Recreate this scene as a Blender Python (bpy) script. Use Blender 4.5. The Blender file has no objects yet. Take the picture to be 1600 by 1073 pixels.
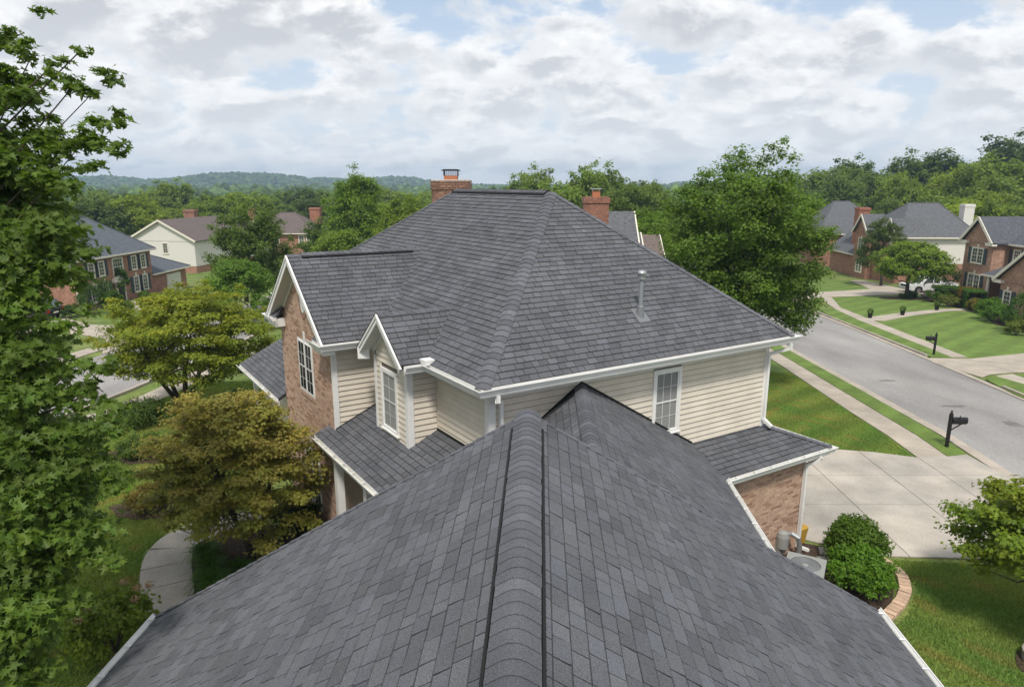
import bpy, bmesh, math, random
import numpy as np
from mathutils import Vector, Matrix
R = math.radians
rnd = random.Random(7)
scene = bpy.context.scene
C = scene.collection
# ------------------------------------------------------------------ camera
CAMZ = 9.6
PITCH = math.atan((536.5 - 285.0) / 1067.0)
cam_d = bpy.data.cameras.new('camera'); cam = bpy.data.objects.new('camera', cam_d); C.objects.link(cam)
cam.location = (0, 0, CAMZ); cam.rotation_euler = (math.pi / 2 - PITCH, 0, 0)
cam_d.sensor_width = 36.0; cam_d.lens = 1067.0 / 1600.0 * 36.0
cam_d.clip_start = 0.1; cam_d.clip_end = 9000
scene.camera = cam
# ------------------------------------------------------------------ world: broken cloud over a pale blue sky
SUN_EL, SUN_AZ = R(57), R(183)        # azimuth clockwise from +Y: behind the camera, to the right
world = bpy.data.worlds.new('World'); scene.world = world; world.use_nodes = True
nt = world.node_tree; nt.nodes.clear()
def N(t, **kw):
    n = nt.nodes.new(t)
    for k, v in kw.items(): setattr(n, k, v)
    return n
def LK(a, b): nt.links.new(a, b)
def MATH(op, a, b=None, clamp=False):
    n = N('ShaderNodeMath', operation=op); n.use_clamp = clamp
    for i, x in enumerate((a, b)):
        if x is None: continue
        if isinstance(x, (int, float)): n.inputs[i].default_value = x
        else: LK(x, n.inputs[i])
    return n.outputs[0]
sky = N('ShaderNodeTexSky', sky_type='NISHITA'); sky.sun_disc = False
sky.sun_elevation = SUN_EL; sky.sun_rotation = SUN_AZ; sky.air_density = 1.0; sky.dust_density = 1.5; sky.ozone_density = 1.5
tc = N('ShaderNodeTexCoord'); sep = N('ShaderNodeSeparateXYZ'); LK(tc.outputs['Generated'], sep.inputs[0])
zz = MATH('MAXIMUM', sep.outputs[2], 0.0)
den = MATH('ADD', zz, 0.42)
px = MATH('DIVIDE', sep.outputs[0], den); py = MATH('DIVIDE', sep.outputs[1], den)
cmb = N('ShaderNodeCombineXYZ'); LK(px, cmb.inputs[0]); LK(py, cmb.inputs[1])
def noise(scale, detail, rough, loc=(0, 0, 0), dist=0.0, sc=(1, 1, 1)):
    mp = N('ShaderNodeMapping'); mp.inputs['Location'].default_value = loc; mp.inputs['Scale'].default_value = sc
    LK(cmb.outputs[0], mp.inputs[0])
    n = N('ShaderNodeTexNoise', noise_dimensions='2D'); n.inputs['Scale'].default_value = scale; n.inputs['Detail'].default_value = detail
    n.inputs['Roughness'].default_value = rough; n.inputs['Distortion'].default_value = dist
    LK(mp.outputs[0], n.inputs['Vector']); return n.outputs[0]
def RAMP(x, lo, hi):
    n = N('ShaderNodeMapRange'); n.interpolation_type = 'SMOOTHSTEP'
    n.inputs['From Min'].default_value = lo; n.inputs['From Max'].default_value = hi
    LK(x, n.inputs['Value']); return n.outputs[0]
def MIX(f, a, b):
    n = N('ShaderNodeMix', data_type='RGBA'); LK(f, n.inputs['Factor']) if not isinstance(f, float) else setattr(n.inputs['Factor'], 'default_value', f)
    for i, x in ((6, a), (7, b)):
        if isinstance(x, tuple): n.inputs[i].default_value = (*x, 1)
        else: LK(x, n.inputs[i])
    return n.outputs[2]
def dens(dx, dy):
    a = noise(1.5, 2, 0.5, (3.1 + dx, 1.7 + dy, 0)); b = noise(4.6, 7, 0.62, (8.2 + dx, 4.4 + dy, 0), 0.15, (0.9, 1.0, 1))
    mp = N('ShaderNodeMapping'); mp.inputs['Location'].default_value = (dx, dy, 0); LK(cmb.outputs[0], mp.inputs[0])
    wn = N('ShaderNodeTexNoise', noise_dimensions='2D'); wn.inputs['Scale'].default_value = 4.0; wn.inputs['Detail'].default_value = 3; LK(mp.outputs[0], wn.inputs['Vector'])
    ad = N('ShaderNodeVectorMath', operation='SCALE'); LK(wn.outputs['Color'], ad.inputs[0]); ad.inputs[3].default_value = 0.2
    a2 = N('ShaderNodeVectorMath', operation='ADD'); LK(ad.outputs[0], a2.inputs[0]); LK(mp.outputs[0], a2.inputs[1])
    vo = N('ShaderNodeTexVoronoi', feature='SMOOTH_F1', voronoi_dimensions='2D'); vo.inputs['Scale'].default_value = 5.6; vo.inputs['Smoothness'].default_value = 0.35; LK(a2.outputs[0], vo.inputs['Vector'])
    bil = MATH('SUBTRACT', 0.62, vo.outputs['Distance'])
    return MATH('ADD', MATH('ADD', MATH('MULTIPLY', a, 0.55), MATH('MULTIPLY', b, 0.55)), MATH('MULTIPLY', bil, 0.26))
cover = dens(0, 0); away = dens(0.0, 0.06)
cov = RAMP(cover, 0.455, 0.56)
lit = RAMP(MATH('SUBTRACT', away, cover), -0.075, 0.07)
thick = RAMP(cover, 0.58, 0.70)
fine = noise(11.0, 6, 0.6, (1, 2, 0), 0.2)
top_c = MIX(RAMP(fine, 0.35, 0.65), (0.68, 0.69, 0.705), (0.80, 0.80, 0.80))
bot_c = MIX(thick, (0.57, 0.59, 0.62), (0.44, 0.46, 0.495))
fine_c = MIX(lit, bot_c, top_c)
hs = N('ShaderNodeHueSaturation'); LK(sky.outputs[0], hs.inputs['Color']); hs.inputs['Saturation'].default_value = 0.75
skyc = N('ShaderNodeVectorMath', operation='SCALE'); LK(hs.outputs[0], skyc.inputs[0]); skyc.inputs[3].default_value = 0.11
blue = MIX(0.6, skyc.outputs[0], (0.38, 0.50, 0.66))
allc = MIX(cov, blue, fine_c)
hz = RAMP(sep.outputs[2], 0.30, -0.02)
allc = MIX(MATH('MULTIPLY', hz, 0.60), allc, (0.69, 0.71, 0.74))
bg = N('ShaderNodeBackground'); LK(allc, bg.inputs[0]); bg.inputs[1].default_value = 1.0
world.cycles.sampling_method = 'MANUAL'; world.cycles.sample_map_resolution = 256
wo = N('ShaderNodeOutputWorld'); LK(bg.outputs[0], wo.inputs[0])
# ------------------------------------------------------------------ sun (through thin cloud) and exposure
sd = bpy.data.lights.new('sun', 'SUN'); sd.energy = 2.7; sd.angle = R(9); sd.color = (1.0, 0.94, 0.85)
sun = bpy.data.objects.new('sun', sd); C.objects.link(sun); sun.rotation_euler = (math.pi / 2 - SUN_EL, 0, math.pi - SUN_AZ)
sun.location = (0, 0, 60)
scene.cycles.max_bounces = 6; scene.cycles.diffuse_bounces = 3; scene.cycles.glossy_bounces = 2; scene.cycles.transmission_bounces = 3; scene.cycles.volume_bounces = 0; scene.cycles.transparent_max_bounces = 6
scene.view_settings.view_transform = 'Standard'; scene.view_settings.look = 'None'
scene.view_settings.exposure = 0.42; scene.view_settings.gamma = 1.0; scene.view_settings.use_curve_mapping = False

# ================================================================== materials
def mat(name, col, rough=0.8, tone=False, objcol=False, var=0.0, vscale=3.0, col2=None, bump=0.0, bscale=60.0, metal=0.0,
        spec=0.3, transl=0.0, grain=0.0, gscale=200.0, stretch=(1, 1, 1), stripe=None, alpha=1.0):
    m = bpy.data.materials.new(name); m.use_nodes = True; t = m.node_tree; b = t.nodes['Principled BSDF']
    L = t.links.new
    b.inputs['Roughness'].default_value = rough; b.inputs['Metallic'].default_value = metal
    b.inputs['Specular IOR Level'].default_value = spec
    co = t.nodes.new('ShaderNodeTexCoord'); mp = t.nodes.new('ShaderNodeMapping'); mp.inputs['Scale'].default_value = stretch
    ge = t.nodes.new('ShaderNodeNewGeometry'); L(ge.outputs['Position'], mp.inputs[0])
    def mul(a, bb):
        n = t.nodes.new('ShaderNodeMix'); n.data_type = 'RGBA'; n.blend_type = 'MULTIPLY'; n.inputs['Factor'].default_value = 1
        for i, x in ((6, a), (7, bb)):
            if isinstance(x, tuple): n.inputs[i].default_value = (*x, 1)
            else: L(x, n.inputs[i])
        return n.outputs[2]
    def mixc(f, a, bb):
        n = t.nodes.new('ShaderNodeMix'); n.data_type = 'RGBA'; L(f, n.inputs['Factor'])
        for i, x in ((6, a), (7, bb)):
            if isinstance(x, tuple): n.inputs[i].default_value = (*x, 1)
            else: L(x, n.inputs[i])
        return n.outputs[2]
    def nz(s, d=4):
        n = t.nodes.new('ShaderNodeTexNoise'); n.inputs['Scale'].default_value = s; n.inputs['Detail'].default_value = d
        L(mp.outputs[0], n.inputs['Vector']); return n.outputs[0]
    def rng(x, a, bb, c=0.0, d=1.0):
        n = t.nodes.new('ShaderNodeMapRange'); L(x, n.inputs['Value'])
        for k, v in zip(('From Min', 'From Max', 'To Min', 'To Max'), (a, bb, c, d)): n.inputs[k].default_value = v
        return n.outputs[0]
    cur = col
    if col2 is not None:
        cur = mixc(rng(nz(vscale), 0.38, 0.62), col, col2)
    if stripe is not None:
        ang, wid, amt = stripe
        s2 = t.nodes.new('ShaderNodeSeparateXYZ'); L(ge.outputs['Position'], s2.inputs[0])
        def mth(op, a, bb):
            n = t.nodes.new('ShaderNodeMath'); n.operation = op
            for i, x in enumerate((a, bb)):
                if x is None: continue
                if isinstance(x, (int, float)): n.inputs[i].default_value = x
                else: L(x, n.inputs[i])
            return n.outputs[0]
        p = mth('ADD', mth('MULTIPLY', s2.outputs[0], math.cos(ang)), mth('MULTIPLY', s2.outputs[1], -math.sin(ang)))
        p = mth('ADD', p, mth('MULTIPLY', nz(0.5, 3), 0.5))
        w = mth('SINE', mth('MULTIPLY', p, math.pi / wid), None)
        cc = mixc(rng(w, -0.5, 0.5), (1 - amt,) * 3, (1 + amt, 1 + amt, 1 + amt * 0.6))
        cur = mul(cur, cc)
    if var > 0:
        f = rng(nz(vscale * 2.3, 5), 0.3, 0.7, 1 - var, 1 + var)
        cb = t.nodes.new('ShaderNodeCombineColor'); [L(f, cb.inputs[i]) for i in range(3)]
        cur = mul(cur, cb.outputs[0])
    if grain > 0:
        f = rng(nz(gscale, 2), 0.3, 0.7, 1 - grain, 1 + grain)
        cb = t.nodes.new('ShaderNodeCombineColor'); [L(f, cb.inputs[i]) for i in range(3)]
        cur = mul(cur, cb.outputs[0])
    if tone:
        a = t.nodes.new('ShaderNodeAttribute'); a.attribute_name = 'tone'; cur = mul(cur, a.outputs['Color'])
    if objcol:
        o = t.nodes.new('ShaderNodeObjectInfo'); cur = mul(cur, o.outputs['Color'])
    if isinstance(cur, tuple): b.inputs['Base Color'].default_value = (*cur, 1)
    else: L(cur, b.inputs['Base Color'])
    if bump > 0:
        bp = t.nodes.new('ShaderNodeBump'); bp.inputs['Strength'].default_value = bump; bp.inputs['Distance'].default_value = 0.02
        L(nz(bscale, 3), bp.inputs['Height']); L(bp.outputs[0], b.inputs['Normal'])
    if transl > 0:
        tr = t.nodes.new('ShaderNodeBsdfTranslucent'); L(mul(cur, (1.3, 1.35, 0.7)), tr.inputs[0])
        mx = t.nodes.new('ShaderNodeMixShader'); mx.inputs[0].default_value = transl
        L(b.outputs[0], mx.inputs[1]); L(tr.outputs[0], mx.inputs[2]); L(mx.outputs[0], t.nodes['Material Output'].inputs[0])
    return m
M = {}
M['shingle'] = mat('shingle', (0.107, 0.111, 0.123), 0.9, tone=True, var=0.14, vscale=0.5, grain=0.6, gscale=150, bump=0.25, bscale=220, spec=0.25)
M['deck'] = mat('roof_underlay', (0.035, 0.036, 0.038), 0.95, var=0.15)
M['far_shingle'] = mat('far_shingle', (0.105, 0.11, 0.12), 0.92, objcol=True, var=0.22, vscale=2.2, grain=0.25, gscale=9, bump=0.3, bscale=12)
M['vent'] = mat('vent_plastic', (0.012, 0.012, 0.013), 0.7)
M['white'] = mat('white_trim', (0.78, 0.78, 0.77), 0.45, tone=False, var=0.05, vscale=1.2, col2=(0.72, 0.72, 0.70), spec=0.4)
M['cream'] = mat('cream_trim', (0.72, 0.68, 0.58), 0.6, var=0.05)
M['guttergrime'] = mat('gutter_inside', (0.42, 0.42, 0.36), 0.8, var=0.25, vscale=3, col2=(0.55, 0.54, 0.48))
M['siding'] = mat('siding_paint', (0.65, 0.59, 0.505), 0.7, tone=True, var=0.08, vscale=0.8, grain=0.04, gscale=60, bump=0.08, bscale=90)
M['soffit'] = mat('soffit_board', (0.66, 0.65, 0.62), 0.7)
M['brick'] = mat('brick_clay', (0.45, 0.305, 0.228), 0.9, tone=True, var=0.12, vscale=5, grain=0.15, gscale=70, bump=0.2, bscale=120)
M['mortar'] = mat('mortar', (0.44, 0.385, 0.32), 0.95, var=0.12, vscale=2)
M['far_brick'] = mat('far_brick', (0.30, 0.155, 0.11), 0.9, objcol=True, var=0.12, vscale=0.9, col2=(0.35, 0.19, 0.135), grain=0.25, gscale=7)
M['far_siding'] = mat('far_siding', (0.66, 0.635, 0.60), 0.8, var=0.04)
M['glass'] = mat('window_glass', (0.07, 0.078, 0.082), 0.06, spec=0.8)
M['blind'] = mat('blind_slat', (0.60, 0.61, 0.60), 0.6)
M['dark'] = mat('dark_interior', (0.02, 0.02, 0.022), 0.9)
M['shutter'] = mat('shutter_paint', (0.05, 0.065, 0.08), 0.6)
M['concrete'] = mat('driveway_concrete', (0.43, 0.39, 0.34), 0.9, tone=True, var=0.16, vscale=0.4, col2=(0.33, 0.31, 0.28), grain=0.12, gscale=25, bump=0.1, bscale=60)
M['walk'] = mat('sidewalk_concrete', (0.42, 0.37, 0.31), 0.9, tone=True, var=0.12, vscale=0.6, col2=(0.36, 0.32, 0.27), grain=0.10, gscale=25)
M['joint'] = mat('joint_fill', (0.10, 0.09, 0.08), 0.95)
M['asphalt'] = mat('worn_asphalt', (0.29, 0.28, 0.27), 0.92, var=0.17, vscale=0.22, col2=(0.25, 0.24, 0.235), grain=0.12, gscale=18, stretch=(1, .3, 1))
M['patch'] = mat('tar_patch', (0.16, 0.155, 0.15), 0.9, var=0.3, vscale=3)
M['mulch'] = mat('mulch', (0.055, 0.035, 0.025), 0.95, var=0.5, vscale=6, grain=0.5, gscale=30, bump=0.8, bscale=20)
M['lawn'] = mat('lawn', (0.108, 0.160, 0.034), 0.95, var=0.30, vscale=0.35, col2=(0.155, 0.19, 0.05), grain=0.40, gscale=14, bump=0.7, bscale=10)
M['lawn_mown'] = mat('lawn_mown', (0.115, 0.178, 0.035), 0.95, var=0.16, vscale=0.5, grain=0.25, gscale=16, stripe=(R(48), 0.85, 0.09), bump=0.5, bscale=12)
M['blade'] = mat('grass_blade', (0.22, 0.31, 0.07), 0.7, tone=True, transl=0.4)
M['field'] = mat('far_grass', (0.06, 0.09, 0.03), 0.95, var=0.3, vscale=0.02)
M['bark'] = mat('bark', (0.075, 0.058, 0.045), 0.95, var=0.3, vscale=6, bump=0.6, bscale=30, stretch=(1, 1, .3))
M['leaf'] = mat('leaf', (0.145, 0.165, 0.040), 0.55, tone=True, objcol=True, transl=0.45, spec=0.35)
M['farwood'] = mat('hill_wood', (0.055, 0.09, 0.035), 0.95, tone=True, var=0.4, vscale=0.05, grain=0.4, gscale=0.25)
M['iron'] = mat('black_iron', (0.012, 0.012, 0.013), 0.5)
M['pipe'] = mat('grey_pipe', (0.20, 0.21, 0.22), 0.45, metal=0.3)
M['galv'] = mat('galvanised', (0.48, 0.50, 0.51), 0.4, metal=0.7)
M['clayflue'] = mat('clay_flue', (0.42, 0.16, 0.08), 0.85)
M['acgrey'] = mat('ac_grey', (0.28, 0.29, 0.28), 0.5)
M['yellow'] = mat('yellow_plastic', (0.45, 0.27, 0.04), 0.5)
M['carwhite'] = mat('white_paint', (0.75, 0.77, 0.78), 0.25, spec=0.6)
M['carblack'] = mat('black_paint', (0.015, 0.016, 0.02), 0.2, spec=0.6)
M['tyre'] = mat('tyre_rubber', (0.02, 0.02, 0.02), 0.85)
M['rim'] = mat('wheel_alloy', (0.5, 0.5, 0.52), 0.3, metal=0.8)
M['redlamp'] = mat('red_lens', (0.35, 0.01, 0.01), 0.3)
M['headlamp'] = mat('clear_lens', (0.6, 0.62, 0.62), 0.2)
M['petal'] = mat('petal', (0.42, 0.27, 0.17), 0.7, tone=True, transl=0.2)
M['stone'] = mat('stone', (0.30, 0.28, 0.25), 0.9, var=0.25, vscale=5)
M['door'] = mat('dark_door', (0.03, 0.03, 0.028), 0.4)
M['garagedoor'] = mat('garage_door_paint', (0.68, 0.66, 0.60), 0.6)

# ================================================================== object helpers
def V(*a): return np.array(a, float)
def unit(v): v = np.asarray(v, float); return v / (np.linalg.norm(v) + 1e-12)
ORI = {}
def thing(name, label, cat, loc=(0, 0, 0), group=None):
    o = bpy.data.objects.new(name, None); o.empty_display_size = 0.3; C.objects.link(o)
    o.location = loc; o['label'] = label; o['category'] = cat
    if group: o['group'] = group
    ORI[o.name] = np.array(loc, float)
    return o
def origin_of(p):
    while p is not None:
        if p.name in ORI: return ORI[p.name]
        p = p.parent
    return np.zeros(3)
def fast_mesh(name, v, fv, counts, tones=None, mats=None, smooth=False):
    me = bpy.data.meshes.new(name)
    v = np.asarray(v, np.float32); fv = np.asarray(fv, np.int32).ravel(); counts = np.asarray(counts, np.int32)
    me.vertices.add(len(v)); me.vertices.foreach_set('co', v.ravel())
    me.loops.add(len(fv)); me.loops.foreach_set('vertex_index', fv)
    me.polygons.add(len(counts)); st = np.zeros(len(counts), np.int32); st[1:] = np.cumsum(counts)[:-1]
    me.polygons.foreach_set('loop_start', st)
    me.polygons.foreach_set('use_smooth', np.full(len(counts), smooth))
    if tones is not None:
        a = me.attributes.new('tone', 'FLOAT_COLOR', 'FACE'); t = np.ones((len(counts), 4), np.float32); t[:, :3] = tones
        a.data.foreach_set('color', t.ravel())
    me.update(calc_edges=True); me.validate()
    if mats is not None: me.materials.append(mats)
    return me
def link(name, me, parent=None):
    o = bpy.data.objects.new(name, me); C.objects.link(o)
    if parent is not None: o.parent = parent
    return o
class MB:
    def __init__(s): s.v = []; s.f = []; s.t = []
    def face(s, pts, tone=(1, 1, 1)):
        i = len(s.v); s.v += [tuple(p) for p in pts]; s.f.append(list(range(i, i + len(pts)))); s.t.append(tone)
    def hexa(s, lo, hi, tone=(1, 1, 1)):
        n = len(lo); s.face(lo[::-1], tone); s.face(hi, tone)
        for i in range(n): j = (i + 1) % n; s.face([lo[i], lo[j], hi[j], hi[i]], tone)
    def box(s, o, ux, uy, uz, tone=(1, 1, 1)):
        o, ux, uy, uz = map(lambda q: np.asarray(q, float), (o, ux, uy, uz))
        if np.dot(np.cross(ux, uy), uz) < 0: ux, uy = uy, ux
        s.hexa([o, o + ux, o + ux + uy, o + uy], [o + uz, o + ux + uz, o + ux + uy + uz, o + uy + uz], tone)
    def cbox(s, c, sx, sy, sz, tone=(1, 1, 1)):
        s.box(V(c[0] - sx / 2, c[1] - sy / 2, c[2]), V(sx, 0, 0), V(0, sy, 0), V(0, 0, sz), tone)
    def bar(s, a, b, w, h, up=(0, 0, 1), tone=(1, 1, 1)):
        a = np.asarray(a, float); b = np.asarray(b, float); d = unit(b - a); side = unit(np.cross(d, up)); u = np.cross(side, d)
        s.box(a - side * w / 2 - u * h / 2, b - a, side * w, u * h, tone)
    def tube(s, pts, rad, n=8, tone=(1, 1, 1), caps=True):
        pts = [np.asarray(p, float) for p in pts]
        if not hasattr(rad, '__len__'): rad = [rad] * len(pts)
        rings = []
        ref = V(0.31, 0.22, 0.93)
        for i, p in enumerate(pts):
            d = unit(pts[min(i + 1, len(pts) - 1)] - pts[max(i - 1, 0)])
            if abs(np.dot(d, unit(ref))) > 0.97: ref = V(1, 0.2, 0)
            a = unit(np.cross(d, ref)); b = np.cross(d, a)
            rings.append([p + (a * math.cos(2 * math.pi * k / n) + b * math.sin(2 * math.pi * k / n)) * rad[i] for k in range(n)])
        base = len(s.v)
        for r in rings: s.v += [tuple(p) for p in r]
        for i in range(len(rings) - 1):
            for k in range(n):
                k2 = (k + 1) % n
                s.f.append([base + i * n + k2, base + i * n + k, base + (i + 1) * n + k, base + (i + 1) * n + k2]); s.t.append(tone)
        if caps:
            s.f.append([base + k for k in range(n)]); s.t.append(tone)
            s.f.append([base + (len(rings) - 1) * n + k for k in reversed(range(n))]); s.t.append(tone)
    def lathe(s, c, prof, n=16, tone=(1, 1, 1)):
        base = len(s.v)
        for (r, z) in prof:
            s.v += [(c[0] + r * math.cos(2 * math.pi * k / n), c[1] + r * math.sin(2 * math.pi * k / n), c[2] + z) for k in range(n)]
        for i in range(len(prof) - 1):
            for k in range(n):
                k2 = (k + 1) % n
                s.f.append([base + i * n + k, base + i * n + k2, base + (i + 1) * n + k2, base + (i + 1) * n + k]); s.t.append(tone)
        s.f.append([base + (len(prof) - 1) * n + k for k in range(n)]); s.t.append(tone)
    def sweep(s, path, prof, side=1, closed_prof=True, tone=(1, 1, 1)):
        """path: horizontal polyline; prof: (out, up) pairs; mitred at the corners; out = to the right of travel * side"""
        path = [np.asarray(p, float) for p in path]; nrm = []
        for i in range(len(path) - 1):
            d = unit((path[i + 1] - path[i])[:2]); nrm.append(V(d[1], -d[0]) * side)
        rows = []
        for i, p in enumerate(path):
            if i == 0: m = nrm[0]
            elif i == len(path) - 1: m = nrm[-1]
            else:
                m = nrm[i - 1] + nrm[i]; m = m / (np.dot(m, nrm[i]) + 1e-9)
            rows.append([p + V(m[0] * o, m[1] * o, u) for o, u in prof])
        n = len(prof)
        for i in range(len(rows) - 1):
            for k in range(n if closed_prof else n - 1):
                k2 = (k + 1) % n
                q = [rows[i][k], rows[i][k2], rows[i + 1][k2], rows[i + 1][k]]
                s.face(q if side > 0 else q[::-1], tone)
        if closed_prof:
            s.face(rows[0][::-1], tone); s.face(rows[-1], tone)
    def mesh(s, name, m, off=(0, 0, 0), smooth=False):
        v = np.array(s.v, np.float64) - np.array(off)
        fv = [i for f in s.f for i in f]; return fast_mesh(name, v, fv, [len(f) for f in s.f], np.array([t[:3] for t in s.t]), m, smooth)
    def build(s, name, m, parent=None, smooth=False, kind=None):
        o = link(name, s.mesh(name, m, origin_of(parent), smooth), parent)
        if kind: o['kind'] = kind
        return o
def tagmesh(o, label, cat, group=None):
    o['label'] = label; o['category'] = cat
    if group: o['group'] = group
    return o

# house frame: A runs right along the facing wall, B runs back along the left wall
def dirv(az): return V(math.sin(R(az)), math.cos(R(az)))
HO = V(-0.568, 12.355); HA = dirv(59.0); HB = dirv(-34.0)
def W(a, b, z): q = HO + HA * a + HB * b; return V(q[0], q[1], z)
A3 = V(HA[0], HA[1], 0); B3 = V(HB[0], HB[1], 0); Z3 = V(0, 0, 1)
# wing frame: D runs away from the camera along the wing's ridge, n to the right
FD = dirv(2.4); FN = V(FD[1], -FD[0])
def F(d, n, z): q = FD * d + FN * n; return V(q[0], q[1], z)
D3 = V(FD[0], FD[1], 0); N3 = V(FN[0], FN[1], 0)
def gz(y): return -0.05 * (min(max(y, 25.0), 100.0) - 25.0)

# ================================================================== polygons in 2D
def clip(poly, conv):
    out = list(poly)
    n = len(conv)
    area = sum(conv[i][0] * conv[(i + 1) % n][1] - conv[(i + 1) % n][0] * conv[i][1] for i in range(n))
    sg = 1 if area > 0 else -1
    for i in range(n):
        a = conv[i]; b = conv[(i + 1) % n]; inp = out; out = []
        if not inp: return []
        def dd(p): return sg * ((b[0] - a[0]) * (p[1] - a[1]) - (b[1] - a[1]) * (p[0] - a[0]))
        for j in range(len(inp)):
            p = inp[j]; q = inp[(j + 1) % len(inp)]; dp = dd(p); dq = dd(q)
            if dp >= 0: out.append(p)
            if (dp >= 0) != (dq >= 0):
                t = dp / (dp - dq); out.append((p[0] + (q[0] - p[0]) * t, p[1] + (q[1] - p[1]) * t))
    return out
def parea(p): return 0.5 * sum(p[i][0] * p[(i + 1) % len(p)][1] - p[(i + 1) % len(p)][0] * p[i][1] for i in range(len(p)))
def inside(p, poly):
    c = False; n = len(poly)
    for i in range(n):
        x1, y1 = poly[i][0], poly[i][1]; x2, y2 = poly[(i + 1) % n][0], poly[(i + 1) % n][1]
        if (y1 > p[1]) != (y2 > p[1]) and p[0] < (x2 - x1) * (p[1] - y1) / (y2 - y1) + x1: c = not c
    return c
def ground_poly(poly, dz, name, m, thick=0.0, parent=None, tone=(1, 1, 1)):
    bm = bmesh.new(); vs = [bm.verts.new((p[0], p[1], 0)) for p in poly]; f = bm.faces.new(vs)
    f.normal_update()
    if f.normal.z < 0: f.normal_flip()
    bmesh.ops.triangulate(bm, faces=bm.faces[:])
    for yy in (25.0, 100.0):
        bmesh.ops.bisect_plane(bm, geom=bm.verts[:] + bm.edges[:] + bm.faces[:], plane_co=(0, yy, 0), plane_no=(0, 1, 0))
    if thick > 0:
        r = bmesh.ops.extrude_face_region(bm, geom=bm.faces[:])
        top = {v for v in r['geom'] if isinstance(v, bmesh.types.BMVert)}
        for v in bm.verts: v.co.z = gz(v.co.y) + dz - (0 if v in top else thick)
    else:
        for v in bm.verts: v.co.z = gz(v.co.y) + dz
    bmesh.ops.recalc_face_normals(bm, faces=bm.faces[:]) if thick > 0 else None
    off = origin_of(parent)
    for v in bm.verts: v.co.x -= off[0]; v.co.y -= off[1]; v.co.z -= off[2]
    me = bpy.data.meshes.new(name); bm.to_mesh(me); bm.free(); me.materials.append(m)
    a = me.attributes.new('tone', 'FLOAT_COLOR', 'FACE'); a.data.foreach_set('color', [c for _ in me.polygons for c in (*tone, 1)])
    o = link(name, me, parent)
    if parent is None: o['kind'] = 'structure'
    return o
# ================================================================== ground, roads, paths
ground_poly([(-4000, -300), (4000, -300), (4000, 5000), (-4000, 5000)], -0.03, 'terrain', M['field'])
ground_poly([(-70, -20), (75, -20), (75, 125), (-70, 125)], 0.0, 'lawn', M['lawn'])
def par(o, kids_kind=None): return o
def slabs(name, base_poly, cells, m, dz, gap=0.012, jitter=0.05):
    base = ground_poly(base_poly, dz, name, M['joint'])
    for c in cells:
        p = clip(base_poly, c)
        if len(p) < 3 or abs(parea(p)) < 0.03: continue
        t = 1 + rnd.uniform(-jitter, jitter)
        o = ground_poly(p, dz + 0.035, 'slab', m, 0.035, base, (t, t, t * rnd.uniform(.98, 1.0)))
    return base
def quadcells(x0, y0, az, us, ws, gap):
    """cells of a grid with axes at azimuth az; us along, ws across"""
    d = dirv(az); n = V(d[1], -d[0]); cs = []
    for i in range(len(us) - 1):
        for j in range(len(ws) - 1):
            q = []
            for (u, w) in ((us[i] + gap, ws[j] + gap), (us[i + 1] - gap, ws[j] + gap), (us[i + 1] - gap, ws[j + 1] - gap), (us[i] + gap, ws[j + 1] - gap)):
                p = V(x0, y0) + d * u + n * w; q.append((p[0], p[1]))
            cs.append(q)
    return cs
# mown lawns with stripes
ground_poly([(7.0, 24.5), (11.8, 23.6), (13.2, 23.3), (14.5, 22.8), (14.75, 28), (15.4, 37.6), (16.2, 60), (8, 60), (4.0, 40)], 0.006, 'lawn', M['lawn_mown'])
ground_poly([(27.6, 39.8), (32.1, 41.5), (40, 43), (41.6, 59.5), (39.8, 61.5), (29.7, 55.4)], 0.006, 'lawn', M['lawn_mown'])
ground_poly([(29.9, 56.4), (40.1, 62.9), (46.4, 74.5), (34.2, 72.0), (31, 63)], 0.006, 'lawn', M['lawn_mown'])
ground_poly([(34.5, 77.0), (43.2, 80.6), (46, 91), (40, 95), (36, 90)], 0.006, 'lawn', M['lawn_mown'])
ground_poly([(-38, 60.6), (-34.5, 61.5), (-28.5, 56), (-30.5, 52.5), (-36.5, 57.6)], 0.006, 'lawn', M['lawn_mown'])
# the street on the right
road_near = [(15.6, -20), (16.75, 15), (16.9, 21.5), (17.5, 31.5), (18.1, 42.3), (19.2, 62), (21, 90), (23, 130)]
road_far = [(21.9, -20), (22.8, 20), (23.7, 30.2), (24.7, 38.6), (26.3, 54.4), (27.8, 68), (30.5, 90), (33.5, 130)]
ground_poly(road_near + road_far[::-1], 0.010, 'road', M['asphalt'])
def strip(path, o1, o2): # offsets to the right of the path
    l, r_ = [], []
    for i, p in enumerate(path):
        d = unit(V(*path[min(i + 1, len(path) - 1)]) - V(*path[max(i - 1, 0)])); n = V(d[1], -d[0])
        l.append(tuple(V(*p) + n * o1)); r_.append(tuple(V(*p) + n * o2))
    return l + r_[::-1]
def kerb(path, o1, o2, dz, th, name='kerb', m=None):
    return ground_poly(strip(path, o1, o2), dz, name, m or M['walk'], th)
kerb(road_near, -0.42, 0.0, 0.045, 0.05)
kerb([(24.1, 33.5), (24.7, 38.6), (26.3, 54.4), (27.4, 66)][1:], 0.0, 0.32, 0.05, 0.05)
kerb([(24.9, 40.4), (26.3, 54.4), (27.2, 63)], 0.32, 0.47, 0.16, 0.16)
kerb([(21.9, -20), (22.8, 20), (23.55, 29), (24.0, 32.6)], 0.32, 0.47, 0.16, 0.16)
kerb([(21.9, -20), (22.8, 20), (23.55, 29), (24.4, 36), (24.7, 39)], 0.0, 0.32, 0.05, 0.05)
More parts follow.
